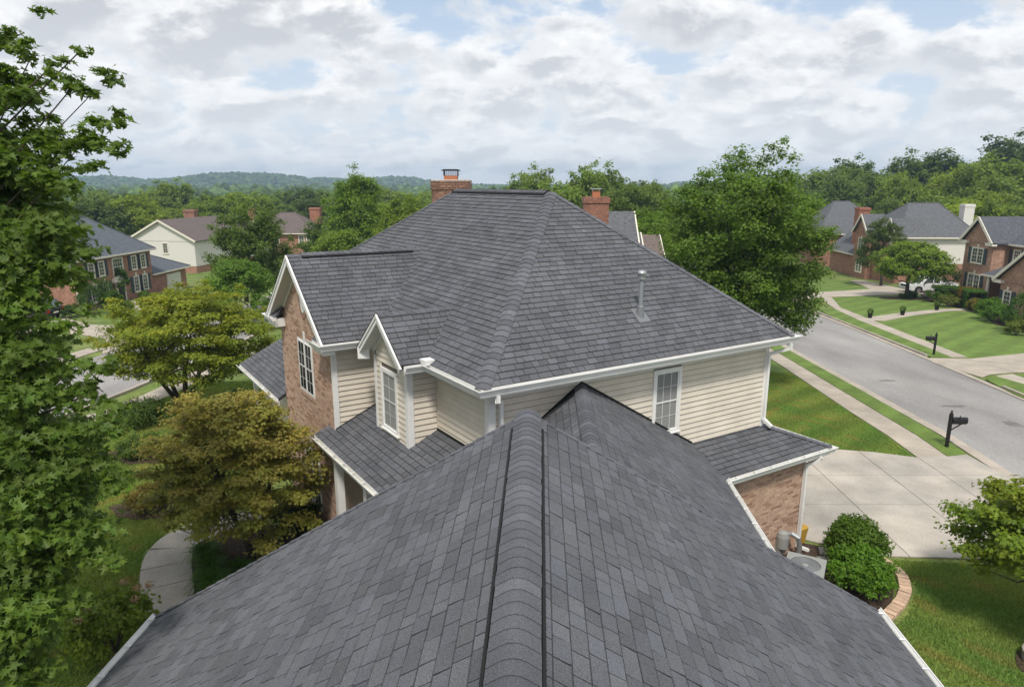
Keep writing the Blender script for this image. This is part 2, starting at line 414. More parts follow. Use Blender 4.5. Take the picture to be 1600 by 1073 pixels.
for (x, y, rx, ry, s_) in ((19.6, 34.2, .55, .18, 31), (20.0, 29.3, .7, .16, 32), (20.6, 26.6, .3, .5, 33)):
    q_ = random.Random(s_); ground_poly([(x + rx * q_.uniform(.6, 1.2) * math.cos(a), y + ry * q_.uniform(.6, 1.2) * math.sin(a)) for a in np.arange(0, 6.2, .52)], 0.014, 'road_patch', M['patch'])
# sidewalk and verge on the near side
sw = [(14.5, 22.8), (15.6, 22.9), (16.0, 29.8), (16.6, 40), (17.6, 62), (16.5, 62), (15.45, 38), (14.75, 28.2)]
us = list(np.arange(0, 42, 1.52)); slabs('sidewalk', sw, quadcells(14.2, 22.3, 2.9, us, [-1.5, 3.2], 0.008), M['walk'], 0.012)
ground_poly([(15.6, 22.9), (16.42, 23.1), (17.05, 31.5), (17.65, 42.3), (18.7, 62), (17.6, 62), (16.6, 40), (16.0, 29.8)], 0.075, 'verge', M['lawn_mown'], 0.07)
# driveway
dpoly = [(7.2, 17.6), (8.6, 16.75), (9.9, 16.2), (12.3, 16.1), (16.5, 15.4), (16.5, 21.6), (16.42, 23.1), (14.5, 22.8), (13.2, 23.3), (11.8, 23.6), (7.0, 24.5)]
dxs = [6.0, 10.45, 12.65, 14.5, 17.2]; dys = [14.5, 19.15, 21.3, 25]
cells = [[(dxs[i] + .011, dys[j] + .011), (dxs[i + 1] - .011, dys[j] + .011), (dxs[i + 1] - .011, dys[j + 1] - .011), (dxs[i] + .011, dys[j + 1] - .011)] for i in range(4) for j in range(3)]
slabs('driveway', dpoly, cells, M['concrete'], 0.014, jitter=0.035)
# far side: sidewalk, verge, drives and front walk
slabs('sidewalk', [(26.7, 40.2), (27.65, 40.2), (29.8, 55.5), (31.0, 63.5), (34.0, 71.8), (32.6, 71.8), (29.9, 62), (28.7, 55.5)], quadcells(25.5, 38, 7.5, list(np.arange(0, 40, 1.6)), [-2.5, 4.5], 0.01), M['walk'], 0.012)
ground_poly([(25.3, 40.0), (26.5, 39.8), (28.6, 55.4), (29.8, 62), (28.2, 62), (26.75, 54.4)], 0.09, 'verge', M['lawn_mown'], 0.08)
ground_poly([(22.95, 20), (24.0, 31.2), (24.7, 34.2), (25.7, 35.3), (25.9, 33.1), (25.0, 20)], 0.09, 'verge', M['lawn_mown'], 0.08)
ground_poly([(26.4, 20), (27.2, 35.7), (34, 36.5), (34, 20)], 0.03, 'lawn', M['lawn_mown'])
slabs('driveway', [(24.9, 34.8), (25.8, 35.5), (27.1, 35.9), (44, 38), (44, 43.5), (40, 43), (32.1, 41.4), (27.6, 39.7), (25.2, 39.9), (24.6, 38.6)], quadcells(24, 33, 82, list(np.arange(0, 24, 4)), [-9, -3.2, 2], 0.012), M['walk'], 0.016)
slabs('sidewalk', [(25.0, 20), (26.4, 20), (27.1, 35.6), (25.9, 35.2)], quadcells(24.8, 18, 2.5, list(np.arange(0, 20, 1.5)), [-2, 3], 0.01), M['walk'], 0.012)
slabs('driveway', [(28.2, 68.5), (33, 71.9), (44.5, 75.2), (54, 76.2), (54, 82), (46.7, 81.3), (47.5, 92), (45.8, 92), (42.6, 80.6), (34.3, 76.6), (29.5, 74)], quadcells(28, 60, 75, list(np.arange(0, 40, 5)), [-40, -12, -7, 10], 0.02), M['walk'], 0.016)
slabs('front_walk', [(29.6, 55.3), (30.6, 55.0), (34.5, 58.0), (39.9, 61.2), (42.5, 61.4), (42.5, 62.9), (39.8, 62.4), (33.8, 59.4), (29.7, 56.6)], quadcells(29, 54, 60, list(np.arange(0, 18, 1.5)), [-4, 6], 0.01), M['walk'], 0.016)
# left: street, drive
ln = [(-19.7, 0), (-19.6, 24), (-19.0, 32), (-18.7, 44), (-19.0, 66), (-21, 100)]
lf = [(-25.0, 0), (-25.2, 26), (-25.4, 40), (-25.6, 60), (-28, 100)]
ground_poly(ln + lf[::-1], 0.010, 'road', M['asphalt'])
kerb(ln, 0.0, 0.3, 0.05, 0.05); kerb(ln, 0.3, 0.42, 0.14, 0.14)
slabs('sidewalk', strip([(-18.0, 18), (-17.9, 27), (-17.2, 31), (-16.9, 45)], -0.4, 0.9), quadcells(-19, 16, 2.5, list(np.arange(0, 32, 1.5)), [-2, 4], 0.01), M['walk'], 0.012)
slabs('driveway', [(-25.4, 41), (-28.3, 46.5), (-31.5, 48.5), (-44, 50), (-44, 58.5), (-38, 57), (-33.9, 53.2), (-30.0, 52), (-25.6, 50)], quadcells(-45, 35, 90, list(np.arange(0, 24, 4)), [-25, -18, -12, -5], 0.015), M['walk'], 0.016)
slabs('sidewalk', strip([(-26.8, 18), (-26.9, 43)], -0.6, 0.6), quadcells(-28, 16, 0, list(np.arange(0, 32, 1.5)), [-2, 4], 0.01), M['walk'], 0.012)
slabs('front_walk', [(-38.6, 69.3), (-38.9, 67.3), (-36.6, 64), (-34.2, 61.4), (-33.4, 61.9), (-35.6, 64.6), (-37.4, 67.5)], quadcells(-40, 60, 0, list(np.arange(0, 12, 1.5)), [-2, 8], 0.01), M['walk'], 0.018)
# curved path by the front door, cut in slabs across the curve
cl = [(-8.35, 17.9, 1.15), (-9.0, 17.35, 1.15), (-9.15, 16.6, 1.1), (-8.85, 15.75, 1.1), (-8.4, 14.9, 1.1), (-7.9, 13.9, 1.1), (-7.3, 12.5, 1.1), (-6.8, 11, 1.1)]
cl = [(-7.0, 18.3, 1.15)] + cl
pts = []
for i in range(len(cl) - 1):
    for k in range(4):
        t = k / 4; pts.append(tuple(np.array(cl[i]) * (1 - t) + np.array(cl[i + 1]) * t))
pts.append(cl[-1])
pts = [tuple(np.mean([pts[max(0, min(len(pts) - 1, i + j))] for j in (-2, -1, 0, 1, 2)], axis=0)) for i in range(len(pts))]
base = ground_poly(strip([p[:2] for p in pts], -0.55, 0.62), 0.02, 'path', M['joint'])
for k in range(0, len(pts) - 1, 4):
    seg = [p[:2] for p in pts[k:k + 5]]
    if len(seg) < 2: continue
    d0 = unit(V(*seg[0]) - V(*seg[-1])) * -0.008
    seg = [tuple(V(*seg[0]) + unit(V(*seg[1]) - V(*seg[0])) * .012)] + seg[1:-1] + [tuple(V(*seg[-1]) - unit(V(*seg[-1]) - V(*seg[-2])) * .012)]
    t = rnd.uniform(.93, 1.04)
    ground_poly(strip(seg, -0.55, 0.62), 0.055, 'slab', M['concrete'], 0.035, base, (t, t, t))
# mulch beds
def blob(cx, cy, rx, ry, n=22, s=0):
    q = random.Random(s); return [(cx + rx * (1 + q.uniform(-.1, .1)) * math.cos(2 * math.pi * k / n), cy + ry * (1 + q.uniform(-.1, .1)) * math.sin(2 * math.pi * k / n)) for k in range(n)]
def bed(poly): return ground_poly(poly, 0.05, 'mulch_bed', M['mulch'], 0.04)
bed([(-8.3, 15.9), (-8.55, 16.9), (-8.1, 17.6), (-6.9, 17.9), (-4.0, 16.4), (-2.3, 13.5), (-2.2, 11), (-6.1, 11), (-6.7, 12.5), (-7.4, 13.9)])
bed(blob(-10.8, 19.0, 1.3, 0.8, s=1)); bed(blob(-13.1, 23.2, 1.6, 0.9, s=2))
bed([(5.5, 14.0), (5.5, 16.6), (7.6, 17.0), (8.7, 16.55), (9.35, 15.85), (9.35, 14.9), (8.8, 14.0), (8.0, 13.0), (6.5, 12)])
bed(blob(11.2, 11.9, .9, .7, s=3))
bed(blob(41.5, 71.3, 2.6, 1.5, s=4))
bed([(38.9, 50.5), (38.3, 53), (40.4, 57.2), (41.5, 59.5), (43.2, 60.8), (46, 61), (46, 44), (40, 46)])
bed([(42, 63.3), (42.7, 66.5), (42.6, 69.8), (45.5, 75.3), (50.5, 77.3), (50, 63)])
bed([(-36.5, 59.6), (-38.3, 60.9), (-39.2, 66), (-41, 66), (-41, 60)])
bed([(-38.6, 70.5), (-36.5, 73.5), (-38, 78), (-40.4, 76), (-40.2, 70.5)])
# ================================================================== building-part helpers
def rgb_tone(lo, hi, tint=0.0):
    g_ = rnd.uniform(lo, hi); return (g_ * (1 + rnd.uniform(-tint, tint)), g_, g_ * (1 + rnd.uniform(-tint, tint) + tint * .5))
def frame_of(poly):
    P = [np.asarray(p, float) for p in poly]; n = np.zeros(3)
    for i in range(len(P)): n += np.cross(P[i] - P[0], P[(i + 1) % len(P)] - P[0])
    n = unit(n)
    if n[2] < 0: n = -n
    u = unit(np.cross(Z3, n)) * -1; u = unit(np.cross(n, unit(np.cross(Z3, n)))); 
    e = unit(np.cross(Z3, n)); v = np.cross(n, e)
    if v[2] < 0: v = -v; e = -e
    return P, n, e, v
def shingles(poly, expo, wmin, wmax, thick, parent, o_lift=0.012, seed=0, gap=.010, band=.018):
    """laminated shingles laid in courses over a planar roof face"""
    q = random.Random(seed); P, n, e, v = frame_of(poly); O = P[int(np.argmin([p[2] for p in P]))]
    P2 = [(float(np.dot(p - O, e)), float(np.dot(p - O, v))) for p in P]
    t0 = min(p[1] for p in P2); t1 = max(p[1] for p in P2); s0 = min(p[0] for p in P2); s1 = max(p[0] for p in P2)
    items = []; row = 0; t = t0
    while t < t1:
        s = s0 - q.uniform(0, wmax)
        while s < s1:
            w = q.choice((wmin, wmin * 1.25, (wmin + wmax) / 2, wmax * .85, wmax)) * q.uniform(.93, 1.07)
            a = s + gap / 2; b = s + w - gap / 2; s += w
            c = clip([(a, t), (b, t), (b, t + expo + 0.004), (a, t + expo + 0.004)], P2)
            if len(c) < 3 or abs(parea(c)) < 1e-4: continue
            th = thick * q.choice((0.55, 0.8, 1.0, 1.0, 1.25)); g_ = q.choice((.84, .92, .97, 1.0, 1.04, 1.10)) * q.uniform(.95, 1.05)
            bl = q.uniform(-.02, .035)
            tone = (g_ * (1 - bl * .5), g_, g_ * (1 + bl))
            top = [O + e * x + v * y + n * (o_lift + 0.002 + th * max(0, 1 - (y - t) / expo)) for x, y in c]
            bot = [O + e * x + v * y + n * (o_lift - 0.010) for x, y in c]
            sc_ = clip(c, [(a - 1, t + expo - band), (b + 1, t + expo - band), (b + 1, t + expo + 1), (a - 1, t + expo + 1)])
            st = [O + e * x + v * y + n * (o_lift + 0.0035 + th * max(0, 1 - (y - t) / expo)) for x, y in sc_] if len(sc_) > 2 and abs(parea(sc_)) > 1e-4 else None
            items.append((top, bot, tone, st))
        t += expo; row += 1
    return items, n
def emit(mb, top, bot, n, tone, st=None):
    if st is not None:
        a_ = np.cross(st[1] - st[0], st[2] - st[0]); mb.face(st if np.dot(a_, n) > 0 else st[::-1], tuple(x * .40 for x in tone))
    # wind the top face so that it looks out of the roof
    a = np.cross(top[1] - top[0], top[2] - top[0])
    if len(top) > 3: a = a + np.cross(top[2] - top[0], top[3] - top[0])
    if np.dot(a, n) < 0: top = top[::-1]; bot = bot[::-1]
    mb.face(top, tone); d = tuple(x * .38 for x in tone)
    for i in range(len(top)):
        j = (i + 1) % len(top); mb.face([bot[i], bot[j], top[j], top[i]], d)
def roof_face(poly, parent, expo=.15, wmin=.16, wmax=.34, thick=.011, seed=0, solo=0, lift=.012):
    items, n = shingles(poly, expo, wmin, wmax, thick, parent, seed=seed, o_lift=lift)
    if solo:
        camp = V(0, 0, CAMZ)
        def size(it):
            c = np.mean(it[0], axis=0); dd = c - camp
            if dd[1] < 2.2: return -1
            u_ = dd[0] / dd[1]
            dep = dd[1] * math.cos(PITCH) - dd[2] * math.sin(PITCH); vv = -(dd[1] * math.sin(PITCH) + dd[2] * math.cos(PITCH)) / dep
            if abs(dd[0] / dep) > .76 or vv > .51: return -1
            return 1.0 / dep * abs(np.dot(unit(dd), n)) ** .5
        items.sort(key=size, reverse=True)
    off = origin_of(parent)
    for it in items[:solo]:
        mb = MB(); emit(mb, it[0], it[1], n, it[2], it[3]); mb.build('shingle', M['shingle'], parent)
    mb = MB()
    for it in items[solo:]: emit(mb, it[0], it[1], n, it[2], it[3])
    if mb.f:
        o = mb.build('shingles', M['shingle'], parent); o['kind'] = 'stuff'
def deck(faces, parent, name='roof_deck', m=None, th=0.10, kid=None):
    """solid boards under the shingles: each face extruded downwards"""
    mb = MB()
    for poly in faces:
        P, n, e, v = frame_of(poly)
        a = np.cross(P[1] - P[0], P[2] - P[0])
        if np.dot(a, n) < 0: P = P[::-1]
        mb.hexa([p - Z3 * th for p in P], P)
    return mb.build(name, m or M['deck'], parent)
def caps(p0, p1, dl, dr, width, expo, parent, lift=.02, th=.010, round_=.5, edge=.4, seed=1, name='ridge_cap', tones=(.82, 1.2)):
    """overlapping cap shingles from p0 (laid first, lowest) to p1; dl, dr: unit down-slope directions either side"""
    q = random.Random(seed); p0 = np.asarray(p0, float); p1 = np.asarray(p1, float); L_ = np.linalg.norm(p1 - p0); d = (p1 - p0) / L_
    up = unit(-(np.asarray(dl) + np.asarray(dr)))
    k = max(1, int(round(L_ / expo))); ex = L_ / k
    for i in range(k):
        a = p0 + d * (i * ex - .01); b = p0 + d * (i * ex + ex * 1.25)
        if i == k - 1: b = p0 + d * L_
        mb = MB(); g_ = q.uniform(*tones); tone = (g_, g_ * 1.0, g_ * 1.03)
        hw = width / 2 * q.uniform(.98, 1.02); rows = []
        for (p, h) in ((a, lift + th * 2.0), (b, lift + .001)):
            prof = []
            for (s_, dd) in ((-1, dl), (-.75, dl), (-.5, dl), (-.3, dl), (-.14, dl), (0, dl), (.14, dr), (.3, dr), (.5, dr), (.75, dr), (1, dr)):
                aa = abs(s_) * hw
                kk_ = max(0.0, -float(np.dot(np.asarray(dd), up))); sink = kk_ * hw * max(0, round_ - abs(s_)) ** 2 / (2 * round_)
                prof.append(p + np.asarray(dd) * aa + up * (h - sink))
            rows.append(prof)
        lo = [[x - up * th for x in r_] for r_ in rows]
        m_ = len(rows[0])
        for j in range(m_ - 1):
            f = [rows[0][j], rows[0][j + 1], rows[1][j + 1], rows[1][j]]
            if np.dot(np.cross(f[1] - f[0], f[2] - f[0]), up) < 0: f = f[::-1]
            mb.face(f, tone)
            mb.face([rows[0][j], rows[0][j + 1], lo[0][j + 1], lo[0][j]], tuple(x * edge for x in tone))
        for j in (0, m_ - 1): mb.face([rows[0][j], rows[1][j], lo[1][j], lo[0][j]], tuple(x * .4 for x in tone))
        mb.build(name, M['shingle'], parent)
def siding(org, ux, length, z0, z1, n, parent, holes=(), expo=.135, clipf=None, maxlen=3.7, dirty=0):
    """lap siding: each board a wedge of its own; org at z=0; ux unit along; n outward unit; clipf(z)->(s0,s1)"""
    org = np.asarray(org, float); z = z0; row = 0
    while z < z1 - .02:
        zt = min(z + expo, z1); s0, s1 = (0, length) if clipf is None else clipf((z + zt) / 2)
        segs = [(s0, s1)]
        for (h0, h1, hz0, hz1) in holes:
            if zt > hz0 and z < hz1:
                ns = []
                for a, b in segs:
                    if h1 <= a or h0 >= b: ns.append((a, b)); continue
                    if h0 > a: ns.append((a, h0))
                    if h1 < b: ns.append((h1, b))
                segs = ns
        for a, b in segs:
            if b - a < .03: continue
            cuts = [a]; x = a + (rnd.uniform(.8, maxlen) if b - a > maxlen else 99)
            while x < b - .3: cuts.append(x); x += maxlen
            cuts.append(b)
            for i in range(len(cuts) - 1):
                c0, c1 = cuts[i] + .001, cuts[i + 1] - .001; g_ = rnd.uniform(.97, 1.03); tone = (g_, g_, g_ * rnd.uniform(.985, 1.01))
                mb = MB(); P = lambda s, zz, o: org + ux * s + Z3 * zz + n * o
                A = [P(c0, z + .013, .002), P(c0, z + .011, .028), P(c0, zt - .007, .006), P(c0, zt - .007, .002)]; B = [P(c1, z + .013, .002), P(c1, z + .011, .028), P(c1, zt - .007, .006), P(c1, zt - .007, .002)]  # gap under each lip bares the backing, drawing the lap's shade line
                if np.dot(np.cross(A[1] - A[0], A[2] - A[0]), ux) > 0: A, B = B, A
                mb.hexa(A, B, tone)
                mb.build('siding_board', M['siding'], parent)
        z += expo; row += 1
def prism(mb, pts2, org, ux, n, depth, tone=(1, 1, 1)):
    """wall slab: outline (s, z) on the plane through org, going back by depth from the outer face"""
    f = [np.asarray(org, float) + ux * s + Z3 * z for s, z in pts2]; bk = [p - n * depth for p in f]
    if np.dot(np.cross(f[1] - f[0], f[2] - f[0]), n) < 0: f = f[::-1]; bk = bk[::-1]
    mb.hexa(bk, f, tone)
def bricks(org, ux, n, outline, parent, holes=(), solo=0, proud=.009, bl=.198, bh=.058, mj=.010, seed=3, soldier=None):
    q = random.Random(seed); org = np.asarray(org, float)
    z0 = min(p[1] for p in outline); z1 = max(p[1] for p in outline); out = []; z = z0; row = 0
    while z + bh < z1:
        zm = z + bh / 2; xs = []
        for i in range(len(outline)):
            a, b = outline[i], outline[(i + 1) % len(outline)]
            if (a[1] > zm) != (b[1] > zm): xs.append(a[0] + (b[0] - a[0]) * (zm - a[1]) / (b[1] - a[1]))
        if len(xs) >= 2:
            segs = [(min(xs), max(xs))]
            for (h0, h1, hz0, hz1) in holes:
                if hz0 < zm < hz1:
                    ns = []
                    for a, b in segs:
                        if h1 <= a or h0 >= b: ns.append((a, b)); continue
                        if h0 > a: ns.append((a, h0))
                        if h1 < b: ns.append((h1, b))
                    segs = ns
            gx = z0 * 0 + min(p[0] for p in outline) - (row % 2) * (bl + mj) / 2
            s = gx
            while s < max(xs):
                for a, b in segs:
                    c0, c1 = max(s, a), min(s + bl, b)
                    if c1 - c0 > .03: out.append((c0, c1, z, z + bh))
                s += bl + mj
        z += bh + mj; row += 1
    def one(mb, it):
        r_ = q.random()
        tone = (1.12, 1.15, 1.12) if r_ < .25 else (.66, .58, .54) if r_ < .36 else (.82, .77, .74) if r_ < .5 else (1.0, 1.0, 1.0)
        k = q.uniform(.9, 1.1); tone = tuple(t * k for t in tone); c0, c1, a, b = it; pr = proud * q.uniform(.8, 1.15)
        prism(mb, [(c0, a), (c1, a), (c1, b), (c0, b)], org + n * pr, ux, n, pr + .004, tone)
    if solo:
        q.shuffle; cen = sorted(out, key=lambda it: -it[2])
        for it in cen[:solo]: mb = MB(); one(mb, it); mb.build('brick', M['brick'], parent)
        out = cen[solo:]
    mb = MB()
    for it in out: one(mb, it)
    if mb.f: mb.build('bricks', M['brick'], parent, kind='stuff')
def window(parent, org, ux, n, w, h, cols=2, rows=2, casing=.09, sash2=True, frame_m=None, blind=False, proud=.05, muntin=.011, double=False, depth=0.0, simple=False, sill=True, trimname='window'):
    """double-hung window standing on the wall face; org = lower left of the outer casing"""
    org = np.asarray(org, float); fm = frame_m or M['white']
    def bx(mb, s0, s1, z0, z1, o0, o1): mb.box(org + ux * s0 + Z3 * z0 + n * o0, ux * (s1 - s0), n * (o1 - o0), Z3 * (z1 - z0))
    fr = MB(); bx(fr, 0, casing, 0, h, -.02, proud); bx(fr, w - casing, w, 0, h, -.02, proud); bx(fr, casing, w - casing, h - casing, h, -.02, proud); bx(fr, casing, w - casing, 0, casing * .8, -.02, proud)
    if sill: bx(fr, -.03, w + .03, -.03, 0, -.02, proud + .03)
    win = fr.build(trimname, fm, parent)
    units = [(casing, w - casing)]
    if double:
        mid = w / 2; units = [(casing, mid - casing * .35), (mid + casing * .35, w - casing)]
        mu = MB(); bx(mu, mid - casing * .35, mid + casing * .35, casing * .8, h - casing, -.02, proud - .005); mu.build('mullion', fm, win)
    for (a, b) in units:
        z0, z1 = casing * .8, h - casing; zm = (z0 + z1) / 2
        bk = MB(); bx(bk, a, b, z0, z1, .001, .004); bk.build('unlit_backing', M['dark'], win)  # near-black panel stands in for the unlit room behind the glass
        if blind:
            bs = MB(); z = z0 + .02
            while z < z1 - .01:
                bs.box(org + ux * (a + .01) + Z3 * z + n * .019, ux * (b - a - .02), n * -.010 + Z3 * .026, Z3 * .003); z += .036
            bs.build('blind', M['blind'], win, kind='stuff')
        g_ = MB(); bx(g_, a, b, z0, z1, .024, .028)
        g_.build('pane', M['glassclear'] if not simple else M['glass'], win)
        sm = MB(); sw_ = .035 if not simple else .05
        for (c0, c1, off) in ((z0, zm + sw_ / 2, .030), (zm - sw_ / 2, z1, .036)) if sash2 else ((z0, z1, .03),):
            bx(sm, a, a + sw_, c0, c1, .02, off); bx(sm, b - sw_, b, c0, c1, .02, off); bx(sm, a + sw_, b - sw_, c0, c0 + sw_, .02, off); bx(sm, a + sw_, b - sw_, c1 - sw_, c1, .02, off)
        sm.build('sash', fm, win)
        if cols > 1 or rows > 1:
            mm = MB(); o0, o1 = (.0285, .0325) if not simple else (.024, .033)
            for i in range(1, cols):
                s = a + (b - a) * i / cols; bx(mm, s - muntin / 2, s + muntin / 2, z0, z1, o0, o1)
            for half in ((z0, zm), (zm, z1)) if sash2 else ((z0, z1),):
                for j in range(1, rows):
                    z = half[0] + (half[1] - half[0]) * j / rows; bx(mm, a, b, z - muntin / 2, z + muntin / 2, o0 + .0005, o1 - .0005)
            mm.build('muntins', fm, win)
    return win
M['glassclear'] = mat('window_glass_clear', (0.02, 0.02, 0.02), 0.05, spec=0.7)
_t = M['glassclear'].node_tree; _b = _t.nodes['Principled BSDF']; _tr = _t.nodes.new('ShaderNodeBsdfTransparent'); _mx = _t.nodes.new('ShaderNodeMixShader')
_mx.inputs[0].default_value = 0.16; _t.links.new(_tr.outputs[0], _mx.inputs[1]); _t.links.new(_b.outputs[0], _mx.inputs[2]); _t.links.new(_mx.outputs[0], _t.nodes['Material Output'].inputs[0]); _tr.inputs[0].default_value = (.95, .95, .95, 1)
GUT = [(0, 0), (0, -.13), (.075, -.13), (.085, -.075), (.105, -.06), (.105, -.045), (.135, -.012), (.135, 0.004), (.120, 0.004), (.118, -.012), (.09, -.045), (.07, -.118), (.008, -.118), (.008, 0)]
def gutter(path, parent, side=1, hangers=True, sc=1.0):
    mb = MB(); mb.sweep(path, [(o * sc, u * sc) for o, u in GUT], side)
    g_ = mb.build('gutter', M['white'], parent)
    iv = MB(); iv.sweep(path, [(.010 * sc, -.095 * sc), (.078 * sc, -.095 * sc), (.078 * sc, -.090 * sc), (.010 * sc, -.090 * sc)], side); iv.build('gutter_debris', M['guttergrime'], g_)
    if hangers:
        for i in range(len(path) - 1):
            a, b = np.asarray(path[i], float), np.asarray(path[i + 1], float); L_ = np.linalg.norm(b - a); d = (b - a) / L_; o = V(d[1], -d[0], 0) * side; s = .3
            while s < L_ - .1:
                h_ = MB(); h_.box(a + d * s + Z3 * -.006, d * .025, o * .125 * sc, Z3 * .006); h_.build('hanger', M['white'], g_); s += .62
    fb = MB(); fb.sweep(path, [(-.03, .0), (-.03, -.20), (-.002, -.20), (-.002, .0)], side); fb.build('fascia', M['white'], parent)
    return g_
def downspout(pts, parent, w=.085):
    mb = MB()
    for i in range(len(pts) - 1):
        a, b = np.asarray(pts[i], float), np.asarray(pts[i + 1], float); d = unit(b - a)
        mb.bar(a - d * .02, b + d * .02, w, w * .8, up=unit(A3 + B3 * .01) if abs(d[2]) > .7 else Z3)
    return mb.build('downspout', M['white'], parent)

M['lap_shade'] = mat('lap_shade_backing', (.14, .12, .10), .9)  # dark wall colour stands in for the shade under each siding lap
# ================================================================== the house in front
H = thing('house', 'large beige sided and brick house with dark grey shingle roofs filling the foreground', 'house', tuple(W(4, 4, 0)))
Le, Lb, ze, zr = 9.05, 13.9, 5.80, 9.35
R1 = (4.75, 4.4, zr); R2 = (4.75, 9.5, zr)
faces = {'near': [(0, 0, ze), (Le, 0, ze), R1], 'left': [(0, Lb, ze), (0, 0, ze), R1, R2], 'right': [(Le, 0, ze), (Le, Lb, ze), R2, R1], 'back': [(Le, Lb, ze), (0, Lb, ze), R2]}
WF = {k: [W(*p) for p in f] for k, f in faces.items()}
main_roof = deck(list(WF.values()), H, 'roof', th=.14)
roof_face(WF['near'], main_roof, .150, .17, .34, .013, seed=11)
roof_face(WF['left'], main_roof, .150, .17, .34, .013, seed=12)
roof_face(WF['right'], main_roof, .150, .17, .34, .013, seed=13)
roof_face(WF['back'], main_roof, .150, .17, .34, .013, seed=14)
def downdir(poly, line):
    """unit direction in the roof face, square to the line and pointing off it"""
    P, n, e, v = frame_of(poly); d = unit(np.asarray(line[1]) - np.asarray(line[0])); s = np.cross(n, d)
    c = np.mean(P, axis=0) - np.asarray(line[0])
    return s if np.dot(s, c) > 0 else -s
def hipcaps(p0, p1, f1, f2, width, expo, parent, **k):
    caps(p0, p1, downdir(f1, (p0, p1)), downdir(f2, (p0, p1)), width, expo, parent, **k)
hipcaps(W(0, 0, ze), W(*R1), WF['near'], WF['left'], .34, .17, main_roof, seed=21, lift=.03)
hipcaps(W(Le, 0, ze), W(*R1), WF['near'], WF['right'], .30, .17, main_roof, seed=22, lift=.03)
hipcaps(W(0, Lb, ze), W(*R2), WF['left'], WF['back'], .30, .17, main_roof, seed=23, lift=.03)
hipcaps(W(Le, Lb, ze), W(*R2), WF['right'], WF['back'], .30, .17, main_roof, seed=24, lift=.03)
def ventridge(p0, p1, f1, f2, parent, width=.30, seed=5, expo=.17, off=.115, vw=.05, vh=.045, **k):
    vb = MB()
    for f_ in (f1, f2):
        s = downdir(f_, (p0, p1)); P, n, e, v = frame_of(f_)
        vb.box(np.asarray(p0) + s * off + n * .012, np.asarray(p1) - np.asarray(p0), s * vw, n * vh)
        L_ = np.linalg.norm(np.asarray(p1) - np.asarray(p0)); d = (np.asarray(p1) - np.asarray(p0)) / L_
        x = .04
        while x < L_: vb.box(np.asarray(p0) + d * x + s * (off + vw) + n * .012, d * .035, s * .006, n * vh * .9); x += .07
    vb.build('ridge_vent', M['vent'], parent)
    hipcaps(p0, p1, f1, f2, width, expo, parent, lift=vh + .016, seed=seed, **k)
ventridge(W(R1[0], R1[1] + .15, zr), W(*R2), WF['left'], WF['right'], main_roof, seed=25)
# cross gable on the left face
gz1 = 7.72; gb0, gb1, gbm, gaf = 5.15, 10.05, 7.6, -1.28
av = (gz1 - ze) / ((zr - ze) / 4.75)
GN = [W(gaf, gb0, ze), W(0, gb0, ze), W(av + .15, gbm, gz1), W(gaf, gbm, gz1)]; GF = [W(gaf, gb1, ze), W(0, gb1, ze), W(av + .15, gbm, gz1), W(gaf, gbm, gz1)]
GN = [p + Z3 * .015 for p in GN]; GF = [p + Z3 * .015 for p in GF]
gable_roof = deck([GN, GF], H, 'gable_roof', th=.07)
roof_face(GN, gable_roof, .150, .17, .34, .013, seed=31); roof_face(GF, gable_roof, .150, .17, .34, .013, seed=32)
hipcaps(W(gaf, gbm, gz1 + .015), W(gaf + .35, gbm, gz1 + .015), GN, GF, .28, .17, gable_roof, lift=.03, seed=33)
ventridge(W(gaf + .35, gbm, gz1 + .015), W(av - .35, gbm, gz1 + .015), GN, GF, gable_roof, seed=34)
hipcaps(W(av - .35, gbm, gz1 + .015), W(av + .25, gbm, gz1 + .015), GN, GF, .28, .17, gable_roof, lift=.03, seed=35)
# small gable over the bay
dz1, db0, db1, dbm, daf = 6.74, 2.3, 4.6, 3.45, -.58
dv = (dz1 - ze) / ((zr - ze) / 4.75)
DN = [W(daf, db0, ze), W(0, db0, ze), W(dv + .1, dbm, dz1), W(daf, dbm, dz1)]; DF = [W(daf, db1, ze), W(0, db1, ze), W(dv + .1, dbm, dz1), W(daf, dbm, dz1)]
DN = [p + Z3 * .015 for p in DN]; DF = [p + Z3 * .015 for p in DF]
bay_roof = deck([DN, DF], H, 'bay_roof', th=.06)
roof_face(DN, bay_roof, .150, .17, .34, .013, seed=41); roof_face(DF, bay_roof, .150, .17, .34, .013, seed=42)
hipcaps(W(daf, dbm, dz1 + .015), W(dv + .15, dbm, dz1 + .015), DN, DF, .28, .17, bay_roof, lift=.03, seed=43)
# rakes, soffits and returns
def rake(af, b0, bm_, b1, z0, z1, wall_a, parent, hgt=.19):
    for (bb, sg) in ((b0, 1), (b1, -1)):
        lo = W(af, bb, z0); hi = W(af, bm_, z1)
        d = unit(hi - lo); dn = unit(np.cross(d, A3)); dn = dn if dn[2] < 0 else -dn
        mb = MB(); mb.box(lo - d * .05 - A3 * .035, hi - lo + d * (.05 + .0), A3 * .03, dn * hgt)
        mb.box(lo - d * .05 - A3 * .055, hi - lo + d * .05, A3 * .018, dn * .06)
        mb.build('rake_board', M['white'], parent)
        db_ = MB(); db_.box(lo - d * .08 - A3 * .06 - dn * .022, hi - lo + d * .08, A3 * .045, dn * .02); db_.build('drip_edge', M['white'] if sg > 0 else M['vent'], parent)
        so = MB(); so.box(lo + dn * hgt * .85, hi - lo, A3 * (wall_a - af), dn * .015); so.build('rake_soffit', M['soffit'], parent)
        fz = MB(); fz.box(W(wall_a, bb, z0) + dn * hgt * .85 - A3 * .02, hi - lo, A3 * .02, dn * .12); fz.build('frieze_board', M['white'], parent)
